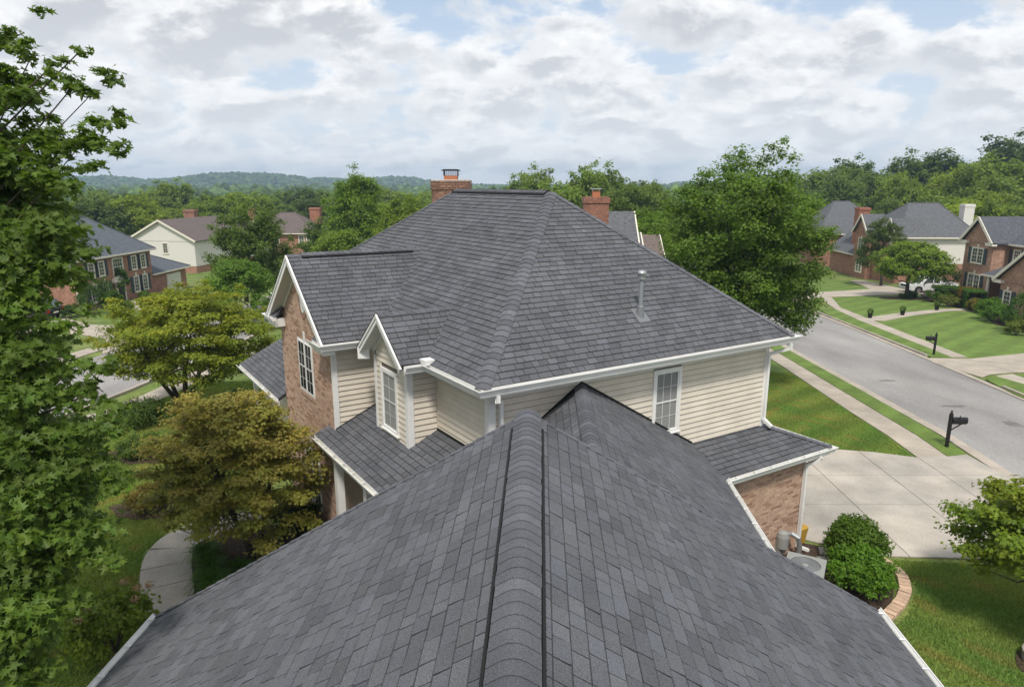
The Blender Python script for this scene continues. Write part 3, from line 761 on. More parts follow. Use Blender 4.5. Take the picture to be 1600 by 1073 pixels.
rake(gaf, gb0, gbm, gb1, ze, gz1, -1.0, gable_roof); rake(daf, db0, dbm, db1, ze, dz1, -.3, bay_roof, .15)
# cornice returns of the big gable: little hipped roofs
for (b0, b1) in ((gb0, gb0 + .8), (gb1, gb1 - .8)):
    lo = [W(gaf, b0, ze - .02), W(gaf, b1, ze - .02), W(-1.0, b1, ze + .30), W(-1.0, b0 * .48 + b1 * .52, ze + .30)]
    rt = deck([lo], gable_roof, 'return_roof', th=.05); roof_face(lo, rt, .1, .17, .3, .01, seed=51)
    cb = MB(); cb.box(W(gaf, b0, ze - .28), A3 * (-1.0 - gaf + .0), B3 * (b1 - b0) * .98, Z3 * .24); cb.build('return_box', M['white'], gable_roof)
# gutters at the upper eaves
g1 = gutter([W(-.52, db0, ze), W(0, db0, ze), W(0, 0, ze), W(Le, 0, ze), W(Le, Lb, ze), W(0, Lb, ze), W(0, gb1, ze)], H, side=1, hangers=False, sc=1.15)
g2 = gutter([W(gaf, gb0 + .82, ze), W(gaf, gb0, ze), W(0, gb0, ze), W(0, db1, ze)], H, side=1, hangers=False, sc=1.15)
g3 = gutter([W(0, gb1, ze), W(gaf, gb1, ze), W(gaf, gb1 - .82, ze)], H, side=1, hangers=False, sc=1.1)
for (a, b) in ((-.10, gb0 - .12), (-.10, db0 - .12)):
    sg = MB(); sg.box(W(a - .03, b - .09, ze), A3 * .26, B3 * .26, Z3 * .11); sg.build('splash_guard', M['white'], H)
dg = MB(); dg.cbox(tuple(W(daf + .12, db1 + .02, ze - .30)), .28, .28, .26); dg.build('return_box', M['white'], bay_roof)
# soffit under the main eaves
sf = MB()
for q_ in ([(0, 0), (Le, 0), (Le - .4, .4), (.4, .4)], [(0, 0), (.4, .4), (.4, Lb - .4), (0, Lb)], [(Le, 0), (Le, Lb), (Le - .4, Lb - .4), (Le - .4, .4)]):
    sf.hexa([W(a, b, ze - .19) for a, b in q_], [W(a, b, ze - .165) for a, b in q_])
sf.build('soffit', M['soffit'], H)
# ---- walls
wl = MB()
def wbox(mb, a0, a1, b0, b1, z0, z1): mb.hexa([W(a0, b0, z0), W(a1, b0, z0), W(a1, b1, z0), W(a0, b1, z0)], [W(a0, b0, z1), W(a1, b0, z1), W(a1, b1, z1), W(a0, b1, z1)])
wbox(wl, .4, Le - .4, .4, Lb - .4, 0, ze - .15)
near_wall = wl.build('main_wall', M['lap_shade'], H)
# right (camera facing) wall, b = .4: window at a 4.7-5.58
WR = (4.70, 5.58, 3.80, 5.40)
siding(W(.4, .4, 0), A3, Le - .8, 2.95, ze - .20, -B3, near_wall, holes=[(WR[0] - .4, WR[1] - .4, WR[2], WR[3]), (-.1, .11, 0, 9), (Le - .8 - .11, 99, 0, 9)])
siding(W(.4, .4, 0), B3, 5.1, 3.55, ze - .20, -A3, near_wall, holes=[(-.1, .11, 0, 9), (2.2, 3.95, 0, 9)])
siding(W(.4, .4, 0), B3, 5.1, 0.25, 3.4, -A3, near_wall, expo=.16)
window(near_wall, W(WR[0], .4, WR[2]) - B3 * .0, A3, -B3, WR[1] - WR[0], WR[3] - WR[2], cols=3, rows=2, casing=.085, blind=True)
cbd = MB()
for (o, ux, uy) in ((W(.4, .4, 2.6), A3 * .12, -B3 * .036), (W(.4, .4, 2.6), B3 * .12, -A3 * .036), (W(Le - .4, .4, 2.9), -A3 * .12, -B3 * .036)):
    cb_ = MB(); cb_.box(o, ux, uy, Z3 * (ze - .2 - o[2])); cb_.build('corner_board', M['white'], near_wall)
cbd.box(W(.4, .4, 2.6) - A3 * .036 - B3 * .036, A3 * .036, B3 * .036, Z3 * 3.0)
cbd.build('corner_board', M['white'], near_wall)
fz = MB(); fz.box(W(.4, .4, ze - .36) - B3 * .03, A3 * (Le - .8), B3 * .03, Z3 * .17); fz.build('frieze_board', M['white'], near_wall)
# bay with its small gable (front a=-.3, b 2.62..4.36)
bw = MB(); prism(bw, [(0, 3.0), (1.74, 3.0), (1.74, 5.72), (.87, 6.45), (0, 5.72)], W(-.3, 2.62, 0), B3, -A3, 1.0)
bay = bw.build('bay_wall', M['lap_shade'], H)
def bayclip(z):
    if z < 5.72: return (0, 1.74)
    k = (z - 5.72) / (6.45 - 5.72) * .87; return (k, 1.74 - k)
WBh = (.50, 1.38, 3.92, 5.40)
siding(W(-.3, 2.62, 0), B3, 1.74, 3.62, 6.42, -A3, bay, holes=[(WBh[0], WBh[1], WBh[2], WBh[3]), (-.1, .10, 0, 5.74), (1.64, 1.9, 0, 5.74)], clipf=bayclip)
siding(W(-.3, 2.62, 0), A3, .70, 3.62, ze - .18, -B3, bay, holes=[(-.1, .10, 0, 9)])
siding(W(-.3, 4.36, 0), A3, .70, 3.62, ze - .18, B3, bay)
window(bay, W(-.3, 2.62 + WBh[0], WBh[2]), B3, -A3, WBh[1] - WBh[0], WBh[3] - WBh[2], cols=2, rows=2, casing=.085, blind=True)
cb = MB(); z_ = 3.55
cb.box(W(-.3, 2.62, z_) - A3 * .036 - B3 * .036, B3 * .136, A3 * .036, Z3 * (5.62 - z_)); cb.box(W(-.3, 2.62, z_) - B3 * .036, A3 * .11, B3 * .036, Z3 * (5.62 - z_))
cb.build('corner_board', M['white'], bay)
cb = MB(); cb.box(W(-.3, 4.36, z_) - A3 * .036 + B3 * .03, -B3 * .09, A3 * .036, Z3 * (5.62 - z_)); cb.build('corner_board', M['white'], bay)
fl_ = MB(); fl_.box(W(-.36, 2.55, 3.60), B3 * 1.9, A3 * .06, Z3 * .035); fl_.build('base_trim', M['siding'], bay)
# brick gable wing, front a=-1, b 5.48..9.75
ol = [(0, 0), (4.27, 0), (4.27, 5.7), (gbm - 5.48, 7.52), (0, 5.78)]
bwm = MB(); prism(bwm, ol, W(-1.0, 5.48, 0), B3, -A3, 1.6)
gw = bwm.build('gable_wall', M['mortar'], H)
wu = (1.42, 2.66, 3.93, 5.42); wlw = (1.42, 2.66, .62, 2.32)
vo = (gbm - 5.48 - .17, 6.55)
bricks(W(-1.0, 5.48, 0), B3, -A3, ol, gw, holes=[(wu[0], wu[1], wu[2] - .14, wu[3]), (wu[0] - .08, wu[1] + .08, wu[3] , wu[3] + .22), (wlw[0], wlw[1], wlw[2] - .14, wlw[3]), (wlw[0] - .08, wlw[1] + .08, wlw[3], wlw[3] + .22), (vo[0] - .26, vo[0] + .26, vo[1] - .42, vo[1] + .42)], seed=5)
siding(W(-1.0, 5.48, 0), A3, 1.4, 3.40, ze - .18, -B3, gw, holes=[(-.1, .12, 0, 9)])
cb = MB(); cb.box(W(-1.0, 5.48, 3.35) - B3 * .036 - A3 * .012, A3 * .14, B3 * .036, Z3 * 2.3); cb.build('corner_board', M['white'], gw)
for (s0, s1, z0, z1) in (wu, wlw):
    window(gw, W(-1.0, 5.48 + s0, z0) + A3 * .0, B3, -A3, s1 - s0, z1 - z0, cols=2, rows=2, casing=.05, double=True, proud=.02, sill=False)
    q_ = random.Random(8); s = s0 - .07
    while s < s1 + .05:                                          # soldier course with a keystone
        if abs(s + .03 - (s0 + s1) / 2) > .09:
            b_ = MB(); k = q_.uniform(.7, 1.15); prism(b_, [(s, z1 + .01), (s + .056, z1 + .01), (s + .056, z1 + .21), (s, z1 + .21)], W(-1.0, 5.48, 0) - A3 * .014, B3, -A3, .02, (k * .9, k * .82, k * .78)); b_.build('brick', M['brick'], gw)
        s += .066
    ky = MB(); prism(ky, [((s0 + s1) / 2 - .05, z1 + .0), ((s0 + s1) / 2 + .05, z1 + .0), ((s0 + s1) / 2 + .08, z1 + .25), ((s0 + s1) / 2 - .08, z1 + .25)], W(-1.0, 5.48, 0) - A3 * .03, B3, -A3, .035); ky.build('keystone', M['white'], gw)
    s = s0 - .04
    while s < s1 + .02:                                          # rowlock sill
        b_ = MB(); k = q_.uniform(.8, 1.1); prism(b_, [(s, z0 - .115), (s + .056, z0 - .115), (s + .056, z0 - .01), (s, z0 - .01)], W(-1.0, 5.48, 0) - A3 * .035, B3, -A3, .045, (k, k, k)); b_.build('brick', M['brick'], gw); s += .066
# oval louvre vent ringed with bricks
vn = MB(); o = W(-1.0, 5.48 + vo[0], vo[1]) - A3 * .03; n_ = 24
ring = [o + B3 * .20 * math.cos(2 * math.pi * k / n_) + Z3 * .36 * math.sin(2 * math.pi * k / n_) for k in range(n_)]; ring2 = [o + B3 * .16 * math.cos(2 * math.pi * k / n_) + Z3 * .31 * math.sin(2 * math.pi * k / n_) for k in range(n_)]
for k in range(n_):
    j = (k + 1) % n_; vn.hexa([ring[k] + A3 * .03, ring[j] + A3 * .03, ring2[j] + A3 * .03, ring2[k] + A3 * .03], [ring[k], ring[j], ring2[j], ring2[k]])
vent = vn.build('oval_vent', M['white'], gw)
for i in range(-6, 7):
    zz_ = i * .048; hw = .165 * math.sqrt(max(0, 1 - (zz_ / .32) ** 2)); lv = MB(); lv.box(o + A3 * .02 - B3 * hw + Z3 * zz_, B3 * hw * 2, -A3 * .015 - Z3 * .02, Z3 * .012); lv.build('louvre', M['white'], vent)
q_ = random.Random(9)
for k in range(30):
    t = 2 * math.pi * k / 30; c_ = o + A3 * .012 + B3 * .27 * math.cos(t) + Z3 * .44 * math.sin(t); rd = unit(B3 * .8 * math.cos(t) + Z3 * math.sin(t)); tg = np.cross(rd, A3)
    b_ = MB(); kk = q_.uniform(.55, .95); b_.box(c_ - rd * .055 - tg * .03, rd * .11, tg * .055, -A3 * .02 if False else A3 * -.012, (kk, kk * .9, kk * .85)); b_.build('brick', M['brick'], gw)
# ---- porch roof along the left wall
pz = lambda a: 3.30 + .45 * (a + 1.40)
PR = [W(-1.40, -1.2, pz(-1.4)), W(-1.40, 5.46, pz(-1.4)), W(.42, 5.46, pz(.42)), W(.42, -1.2, pz(.42))]
PR2 = [W(-1.40, 5.46, pz(-1.4)), W(-1.40, 5.90, pz(-1.4)), W(-1.01, 5.90, pz(-1.01)), W(-1.01, 5.46, pz(-1.01))]
porch = deck([PR, PR2], H, 'porch_roof', th=.08)
roof_face(PR, porch, .150, .17, .34, .013, seed=61); roof_face(PR2, porch, .150, .17, .34, .013, seed=62)
gutter([W(-1.40, 5.92, 3.30), W(-1.40, -1.2, 3.30)], H, side=1, sc=1.0)
for b_ in (4.75, 2.85, 1.0):
    p_ = MB(); c_ = W(-1.22, b_, 0.1)
    p_.box(c_ - A3 * .09 - B3 * .09, A3 * .18, B3 * .18, Z3 * 3.0); p_.box(c_ - A3 * .12 - B3 * .12 + Z3 * .0, A3 * .24, B3 * .24, Z3 * .15); p_.box(c_ - A3 * .11 - B3 * .11 + Z3 * 2.86, A3 * .22, B3 * .22, Z3 * .12)
    p_.build('porch_post', M['white'], H)
bm_ = MB(); bm_.box(W(-1.32, -1.0, 3.0), A3 * .16, B3 * 6.45, Z3 * .2); bm_.build('porch_beam', M['white'], H)
pf = MB(); wbox(pf, -1.5, .4, -1.0, 5.48, .02, .14); pf.build('porch_floor', M['walk'], H)
# ---- low roof past the gable
LR = [W(-1.25, 9.76, 3.2), W(-1.25, 14.7, 3.2), W(.9, 14.2, 4.45), W(.9, 9.76, 4.45)]
low = deck([LR], H, 'low_roof', th=.08); roof_face(LR, low, .150, .17, .34, .013, seed=63)
LR2 = [W(-1.25, 14.7, 3.2), W(3.0, 14.9, 3.2), W(.9, 14.2, 4.45)]; deck([LR2], low, 'hip_face')
gutter([W(-1.25, 14.7, 3.2), W(-1.25, 9.76, 3.2)], H, side=1)
lw = MB(); wbox(lw, -.6, .4, 9.76, 14.2, 0, 3.1); lw.build('low_wall', M['siding'], H)
cp = MB(); cp.box(W(-.95, 14.1, 0), A3 * .14, B3 * .14, Z3 * 3.1); cp.build('porch_post', M['white'], H)
# ---- garage projecting to the right of the wing
gzr = lambda b: 2.90 + .336 * (b + .85)
GR = [W(4.6, -.85, 2.90), W(9.8, -.85, 2.90), W(8.68, .42, 3.327), W(4.6, .42, 3.327)]
GR2 = [W(9.8, -.85, 2.90), W(9.8, 7.0, 2.90), W(8.66, 7.0, 3.327), W(8.66, .42, 3.327)]
gar_roof = deck([GR, GR2], H, 'garage_roof', th=.08)
roof_face(GR, gar_roof, .160, .18, .36, .013, seed=71); roof_face(GR2, gar_roof, .160, .18, .36, .013, seed=72)
hipcaps(W(9.8, -.85, 2.91), W(8.68, .42, 3.337), GR, GR2, .26, .17, gar_roof, seed=73, lift=.025)
gutter([W(5.90, -.85, 2.90), W(9.8, -.85, 2.90), W(9.8, 7.0, 2.90)], H, side=1, sc=1.0)
gb_ = MB(); wbox(gb_, 4.6, 9.15, -.62, 7.0, 0, 2.78); garw = gb_.build('garage_wall', M['mortar'], H)
bricks(W(4.6, -.62, 0), A3, -B3, [(0, 0), (4.55, 0), (4.55, 2.74), (0, 2.74)], garw, solo=300, seed=15)
bricks(W(9.15, -.62, 0), B3, A3, [(0, 0), (1.2, 0), (1.2, 2.74), (0, 2.74)], garw, seed=16)
gd = MB(); gd.box(W(9.15, .9, 0.02) + A3 * .0, B3 * 4.6, A3 * .04, Z3 * 2.2); gd.build('garage_door', M['garagedoor'], H)
downspout([W(9.3, -.93, 2.74), W(9.28, -.90, 2.66), W(9.08, -.69, 2.50), W(9.08, -.69, .18), W(9.3, -.85, .08)], H, .09)
# downspouts of the upper storey
downspout([W(.30, -.07, 5.62), W(.30, -.07, 5.52), W(.62, .33, 5.36), W(.62, .33, 3.0)], H, .09)
downspout([W(8.86, -.07, 5.62), W(8.86, -.07, 5.50), W(8.60, .33, 5.30), W(8.60, .33, 3.55), W(8.62, .10, 3.40)], H, .09)
# ---- wing at the front: long ridge running away from the camera
zf = 6.58; ze2 = 3.10
FL = [F(-2.5, -5.79, ze2), F(9.08, -5.83, ze2), F(8.75, -.15, zf), F(-2.5, -.15, zf)]
FR = [F(-2.5, 5.27, ze2), F(9.71, 5.27, ze2), F(8.75, -.15, zf), F(-2.5, -.15, zf)]
FH = [F(9.08, -5.83, ze2), F(9.71, 5.27, ze2), F(8.75, -.15, zf)]
wing = deck([FL, FR, FH], H, 'wing_roof', th=.10)
roof_face(FL, wing, .162, .17, .32, .011, seed=81, solo=150); roof_face(FR, wing, .162, .17, .32, .011, seed=82, solo=150)
roof_face(FH, wing, .168, .20, .38, .011, seed=83)
hipcaps(F(9.08, -5.83, ze2), F(8.75, -.15, zf), FL, FH, .26, .20, wing, seed=84, lift=.022)
hipcaps(F(9.71, 5.27, ze2), F(8.75, -.15, zf), FR, FH, .26, .20, wing, seed=85, lift=.022)
vb0, vb1 = F(-2.5, -.15, zf), F(8.30, -.15, zf)
ventridge(vb0, vb1, FL, FR, wing, width=.43, seed=86, expo=.155, off=.19, vw=.026, vh=.045, th=.005, edge=.7, round_=.55, tones=(.86, 1.16))
hipcaps(F(8.30, -.15, zf), F(8.80, -.15, zf + .01), FL, FR, .43, .17, wing, lift=.06, seed=87, th=.005, edge=.7, round_=.55)
gutter([F(9.10, -5.83, ze2), F(-2.5, -5.79, ze2)], H, side=-1 if False else 1, sc=.9) if False else None
gutter([F(-2.5, -5.79, ze2), F(9.10, -5.83, ze2)], H, side=-1, sc=.95)
gutter([F(-2.5, 5.27, ze2), F(9.73, 5.27, ze2)], H, side=1, sc=.95)
ww = MB(); ww.hexa([F(-2.4, -5.4, 0), F(8.8, -5.4, 0), F(9.0, 4.9, 0), F(-2.4, 4.9, 0)], [F(-2.4, -5.4, 3.0), F(8.8, -5.4, 3.0), F(9.0, 4.9, 3.0), F(-2.4, 4.9, 3.0)]); ww.build('wing_wall', M['mortar'], H)
# ---- link roof between wing and house
zl = 5.40; nl = .88; sl = (zl - 2.95) / (4.27 - nl)
def wallpoint(z_target):
    lo, hi = 2.64, 9.0
    for _ in range(50):
        m_ = (lo + hi) / 2; p = W(m_, .4, 0); nn = p[0] * FN[0] + p[1] * FN[1]
        if zl - sl * (nn - nl) > z_target: lo = m_
        else: hi = m_
    return m_
aq = wallpoint(3.33); ppk = W(2.64, .4, zl); 
LRt = [F(8.6, nl, zl), F(14.12, nl, zl), W(aq, .4, 3.33), F(14.93, 4.27, 2.95), F(9.0, 4.27, 2.95)]
pc = W(.4, .4, 0); nc = pc[0] * FN[0] + pc[1] * FN[1]
LLt = [F(8.6, nl, zl), F(14.12, nl, zl), W(.4, .4, zl - sl * (nl - nc)), F(12.3, -2.5, 2.95 + 0.0), F(8.6, -2.5, 2.95)]
LLt[3] = F(12.3, -2.5, zl - sl * (nl + 2.5)); LLt[4] = F(8.6, -2.5, zl - sl * (nl + 2.5))
link_roof = deck([LRt, LLt], H, 'link_roof', th=.08)
roof_face(LRt, link_roof, .160, .18, .36, .012, seed=91); roof_face(LLt, link_roof, .160, .18, .36, .012, seed=92)
hipcaps(F(8.8, nl, zl), F(14.10, nl, zl), LRt, LLt, .36, .17, link_roof, seed=93, lift=.04, th=.005, edge=.7, round_=.5)
gutter([F(9.3, 4.27, 2.95), F(14.86, 4.27, 2.95)], H, side=1, sc=.95)
lk = MB(); lk.hexa([F(9.0, -1.5, 0), F(14.3, -1.0, 0), F(15.2, 3.9, 0), F(9.0, 3.9, 0)], [F(9.0, -1.5, 2.8), F(14.0, -1.0, 2.8), F(14.9, 3.9, 2.8), F(9.0, 3.9, 2.8)]); lk.build('link_wall', M['mortar'], H)
# black step flashing where roofs meet walls
def flash(p0, p1, n, h=.07): fsh = MB(); fsh.box(np.asarray(p0) + n * .028, np.asarray(p1) - np.asarray(p0), n * .012, Z3 * h); fsh.build('step_flashing', M['vent'], H)
flash(W(2.64, .4, zl + .0), W(aq, .4, 3.33), -B3); flash(W(2.64, .4, zl), W(.45, .4, zl - sl * (nl - nc)), -B3); flash(W(.4, 2.6, pz(.4) + .01), W(.4, .4, pz(.4) + .01), -A3, .05)
flash(W(-1.0, 5.48, pz(-1.0)), W(.4, 5.48, pz(.4)), -B3, .05)
# ---- vent pipe on the main roof
vb_ = W(4.77, .97, 6.58)
P_, nn_, ee_, vv_ = frame_of(WF['near'])
M['stackgrey'] = mat('stack_grey', (.27, .29, .31), .5, metal=.3)
pm = MB(); pm.tube([vb_ - Z3 * .05, vb_ + Z3 * .22], [.11, .07], 14); pm.box(vb_ - ee_ * .17 - vv_ * .22 + nn_ * .03, ee_ * .34, vv_ * .42, nn_ * .006); fp = pm.build('vent_pipe', M['pipe'], H)
pm = MB(); pm.tube([vb_ + Z3 * .15, vb_ + Z3 * .88], .050, 14); pm.build('pipe_stack', M['stackgrey'], fp, smooth=False)
pm = MB(); pm.tube([vb_ + Z3 * .20, vb_ + Z3 * .24], .072, 14); pm.tube([vb_ + Z3 * .86, vb_ + Z3 * .90], .085, 14); pm.lathe(vb_ + Z3 * .98, [(.098, 0), (.10, .03), (.085, .06), (.05, .075), (.01, .08)], 16); pm.lathe(vb_ + Z3 * .88, [(.07, 0), (.07, .1)], 12); pm.build('pipe_cap', M['galv'], fp)
pm = MB()
for k in range(10):
    t = 2 * math.pi * k / 10; pm.cbox(tuple(vb_ + V(math.cos(t) * .088, math.sin(t) * .088, .90)), .022, .022, .09)
pm.build('cap_louvre', M['pipe'], fp)
# ---- chimney behind the ridge
cc = W(5.55, 11.3, 0); cw = .68
def superell(c, r, z, n=40, e=3.2):
    out = []
    for k in range(n):
        t = 2 * math.pi * k / n; c_, s_ = math.cos(t), math.sin(t); rr = r / ((abs(c_) ** e + abs(s_) ** e) ** (1 / e)); out.append(V(c[0] + c_ * rr, c[1] + s_ * rr, z))
    return out
cm = MB(); cm.hexa(superell(cc, cw - .02, 7.4), superell(cc, cw - .02, 9.66)); chm = cm.build('chimney', M['mortar'], H)
z = 7.9; row = 0; q_ = random.Random(77)
bm_all = MB()
while z < 9.62:
    r_out = cw + (.035 if z > 9.32 else 0); n_ = 22
    for k in range(n_):
        t0 = 2 * math.pi * (k + .5 * (row % 2)) / n_; t1 = t0 + 2 * math.pi / n_ * .93
        def pt(t, r, e=3.2): c_, s_ = math.cos(t), math.sin(t); rr = r / ((abs(c_) ** e + abs(s_) ** e) ** (1 / e)); return V(cc[0] + c_ * rr, cc[1] + s_ * rr, 0)
        kk = q_.uniform(.55, 1.05); tn = (kk * .72, kk * .60, kk * .56)
        if z > 8.75 and math.sin(t0) < .25:
            b_ = MB(); b_.hexa([pt(t0, cw - .03) + Z3 * z, pt(t0, r_out) + Z3 * z, pt(t1, r_out) + Z3 * z, pt(t1, cw - .03) + Z3 * z][::-1], [pt(t0, cw - .03) + Z3 * (z + .065), pt(t0, r_out) + Z3 * (z + .065), pt(t1, r_out) + Z3 * (z + .065), pt(t1, cw - .03) + Z3 * (z + .065)][::-1], tn); b_.build('brick', M['brick'], chm)
        else: bm_all.hexa([pt(t0, cw - .03) + Z3 * z, pt(t0, r_out) + Z3 * z, pt(t1, r_out) + Z3 * z, pt(t1, cw - .03) + Z3 * z][::-1], [pt(t0, cw - .03) + Z3 * (z + .065), pt(t0, r_out) + Z3 * (z + .065), pt(t1, r_out) + Z3 * (z + .065), pt(t1, cw - .03) + Z3 * (z + .065)][::-1], tn)
    z += .077; row += 1
bm_all.build('bricks', M['brick'], chm, kind='stuff')
cr = MB(); cr.hexa(superell(cc, cw + .04, 9.63), superell(cc, cw - .02, 9.69)); cr.build('crown', M['concrete'], chm)
fl2 = MB(); fl2.cbox((cc[0], cc[1], 9.66), .46, .46, .17); fl2.build('flue', M['clayflue'], chm)
cg = MB(); cg.cbox((cc[0], cc[1], 9.99), .62, .62, .03); cg.cbox((cc[0], cc[1], 10.02), .5, .5, .02); cg.build('cap_lid', M['iron'], chm)
cg = MB()
for sx in (-1, 1):
    for k in range(9): cg.cbox((cc[0] + sx * .24, cc[1] - .24 + k * .06, 9.82), .008, .008, .18); cg.cbox((cc[0] - .24 + k * .06, cc[1] + sx * .24, 9.82), .008, .008, .18)
cg.build('cap_mesh', M['iron'], chm)
# ---- meter, pipe, condenser, bin and stones at the garage corner
mt = thing('electric_meter', 'small grey electric meter box with bent conduit on the tan brick garage wall', 'meter', tuple(W(8.3, -.7, .6)))
mb = MB(); c_ = W(8.35, -.74, .40); mb.lathe(c_, [(.15, 0), (.16, .3), (.13, .42), (.05, .46)], 16); mb.box(W(8.22, -.64, .2), A3 * .28, -B3 * .12, Z3 * .5); mb.build('meter_box', M['acgrey'], mt)
mb = MB(); mb.tube([W(8.55, -.72, .7), W(8.6, -.82, .74), W(8.68, -.95, .66), W(8.72, -.98, .45), W(8.72, -.98, .05)], .065, 10); mb.build('conduit', M['galv'], mt)
ac = thing('air_conditioner', 'light grey air conditioner condenser with a round top fan beside the garage wall', 'air conditioner', tuple(F(14.9, 7.0, 0)))
ao = V(6.88, 14.4, 0); ang = .5; ax = V(math.cos(ang), -math.sin(ang), 0); ay = V(math.sin(ang), math.cos(ang), 0)
mb = MB(); mb.box(ao - ax * .45 - ay * .45 + Z3 * .02, ax * .9, ay * .9, Z3 * .08); mb.build('pad', M['concrete'], ac)
mb = MB(); mb.box(ao - ax * .40 - ay * .40 + Z3 * .1, ax * .8, ay * .8, Z3 * .78); mb.build('body', M['pipe'], ac)
mb = MB()
for k in range(9):
    for s_ in (-1, 1):
        mb.box(ao - ax * .41 + ay * (s_ * .405) + Z3 * (.16 + k * .08), ax * .82, ay * s_ * .012, Z3 * .03); mb.box(ao - ay * .41 + ax * (s_ * .405) + Z3 * (.16 + k * .08), ay * .82, ax * s_ * .012, Z3 * .03)
mb.build('louvres', M['acgrey'], ac)
mb = MB()
sq = [ao + ax * x + ay * y + Z3 * .90 for x, y in ((-.43, -.43), (.43, -.43), (.43, .43), (-.43, .43))]
n_ = 32; inner = [ao + (ax * math.cos(2 * math.pi * k / n_) + ay * math.sin(2 * math.pi * k / n_)) * .34 + Z3 * .90 for k in range(n_)]
def sqp(k):
    t = 2 * math.pi * k / n_; c_, s_ = math.cos(t), math.sin(t); m_ = max(abs(c_), abs(s_)); return ao + (ax * c_ + ay * s_) / m_ * .43 + Z3 * .90
for k in range(n_):
    j = k + 1; A_ = [inner[k], sqp(k), sqp(j), inner[j % n_]]; mb.hexa([p - Z3 * .05 for p in A_], A_)
mb.build('top_rim', M['acgrey'], ac)
mb = MB()
for k in range(4):
    t = k * math.pi / 2; d_ = ax * math.cos(t) + ay * math.sin(t); s_ = ax * -math.sin(t) + ay * math.cos(t); mb.hexa([ao + d_ * .06 - s_ * .03 + Z3 * .80, ao + d_ * .31 - s_ * .1 + Z3 * .80, ao + d_ * .31 + s_ * .12 + Z3 * .84, ao + d_ * .06 + s_ * .05 + Z3 * .84], [ao + d_ * .06 - s_ * .03 + Z3 * .81, ao + d_ * .31 - s_ * .1 + Z3 * .81, ao + d_ * .31 + s_ * .12 + Z3 * .85, ao + d_ * .06 + s_ * .05 + Z3 * .85])
mb.lathe(ao + Z3 * .8, [(.07, 0), (.07, .08), (.02, .09)], 12); mb.build('fan', M['acgrey'], ac)
mb = MB()
for r_ in (.1, .18, .26, .33):
    mb.tube([ao + (ax * math.cos(t) + ay * math.sin(t)) * r_ + Z3 * .905 for t in np.linspace(0, 2 * math.pi, 28)], .004, 4)
mb.build('guard', M['galv'], ac)
yb = thing('yellow_bin', 'yellow plastic bin standing against the garage corner behind the white downspout', 'bin', tuple(W(9.45, -.35, 0)))
mb = MB(); c_ = W(9.47, -.35, 0)
mb.hexa([c_ + A3 * x * .15 + B3 * y * .17 + Z3 * .02 for x, y in ((-1, -1), (1, -1), (1, 1), (-1, 1))], [c_ + A3 * x * .20 + B3 * y * .22 + Z3 * .50 for x, y in ((-1, -1), (1, -1), (1, 1), (-1, 1))]); mb.build('tub', M['yellow'], yb)
mb = MB(); mb.hexa([c_ + A3 * x * .21 + B3 * y * .23 + Z3 * .5 for x, y in ((-1, -1), (1, -1), (1, 1), (-1, 1))], [c_ + A3 * x * .17 + B3 * y * .18 + Z3 * .56 for x, y in ((-1, -1), (1, -1), (1, 1), (-1, 1))]); mb.build('lid', M['yellow'], yb)
stp = [(8.35, 16.35, .26, 'large square stepping stone nearest the downspout foot'), (8.75, 16.7, .22, 'pale stepping stone at the edge of the driveway'), (8.15, 15.95, .2, 'small stepping stone next to the air conditioner')]
for i, (x, y, r_, lb) in enumerate(stp):
    mb = MB(); q_ = random.Random(i); P_ = [(x + r_ * math.cos(a_ + .5 + i) * q_.uniform(.95, 1.25), y + r_ * math.sin(a_ + .5 + i) * q_.uniform(.95, 1.25)) for a_ in np.arange(0, 6.2, math.pi / 2)]
    mb.hexa([V(*p, .03) for p in P_], [V(*p, .10) for p in P_]); tagmesh(mb.build('stepping_stone', M['stone']), lb, 'stepping stone', 'stepping stones by the garage corner')
# curved brick edging of the bed
eg = thing('brick_edging', 'curved edging of tan paving bricks around the mulch bed under the two green bushes', 'edging', (9.3, 15.2, 0))
arc = [(9.55, 16.05), (9.72, 15.6), (9.68, 15.1), (9.45, 14.6), (9.1, 14.15), (8.6, 13.7), (8.0, 13.2)]
dense = []
for i in range(len(arc) - 1):
    for t in np.linspace(0, 1, 20, endpoint=False): dense.append(V(*arc[i]) * (1 - t) + V(*arc[i + 1]) * t)
acc = 0; last = dense[0]
for i in range(1, len(dense)):
    acc += np.linalg.norm(dense[i] - dense[i - 1])
    if acc > .155:
        d_ = unit(dense[i] - last); n_ = V(-d_[1], d_[0]); k = rnd.uniform(.85, 1.2); mb = MB()
        mb.box(V(*last, .02) + V(*(d_ * .006), 0) - V(*(n_ * .13), 0), V(*(d_ * .14), 0), V(*(n_ * .26), 0), V(0, 0, .10 + rnd.uniform(-.01, .01)), (k * 1.2, k * 1.25, k * 1.2)); mb.build('brick', M['brick'], eg); acc = 0; last = dense[i]
# ================================================================== neighbouring houses
def rect_prism(mb, P, z0, z1, tone=(1, 1, 1)):
    P = [V(p[0], p[1], 0) for p in P]
    if parea([(p[0], p[1]) for p in P]) < 0: P = P[::-1]
    mb.hexa([p + Z3 * z0 for p in P], [p + Z3 * z1 for p in P], tone)
class Lot:
    """local frame: u along the front (azimuth az), w to the back of the house"""
    def __init__(s, x, y, az, left): s.o = V(x, y); s.u = dirv(az); s.w = V(-s.u[1], s.u[0]) if left else V(s.u[1], -s.u[0]); s.u3 = V(*s.u, 0); s.w3 = V(*s.w, 0)
    def p(s, u, w, z=0): q = s.o + s.u * u + s.w * w; return V(q[0], q[1], z)
    def box(s, name, m, par, u0, u1, w0, w1, z0, z1):
        mb = MB(); rect_prism(mb, [s.p(u0, w0), s.p(u1, w0), s.p(u1, w1), s.p(u0, w1)], z0, z1); return mb.build(name, m, par)
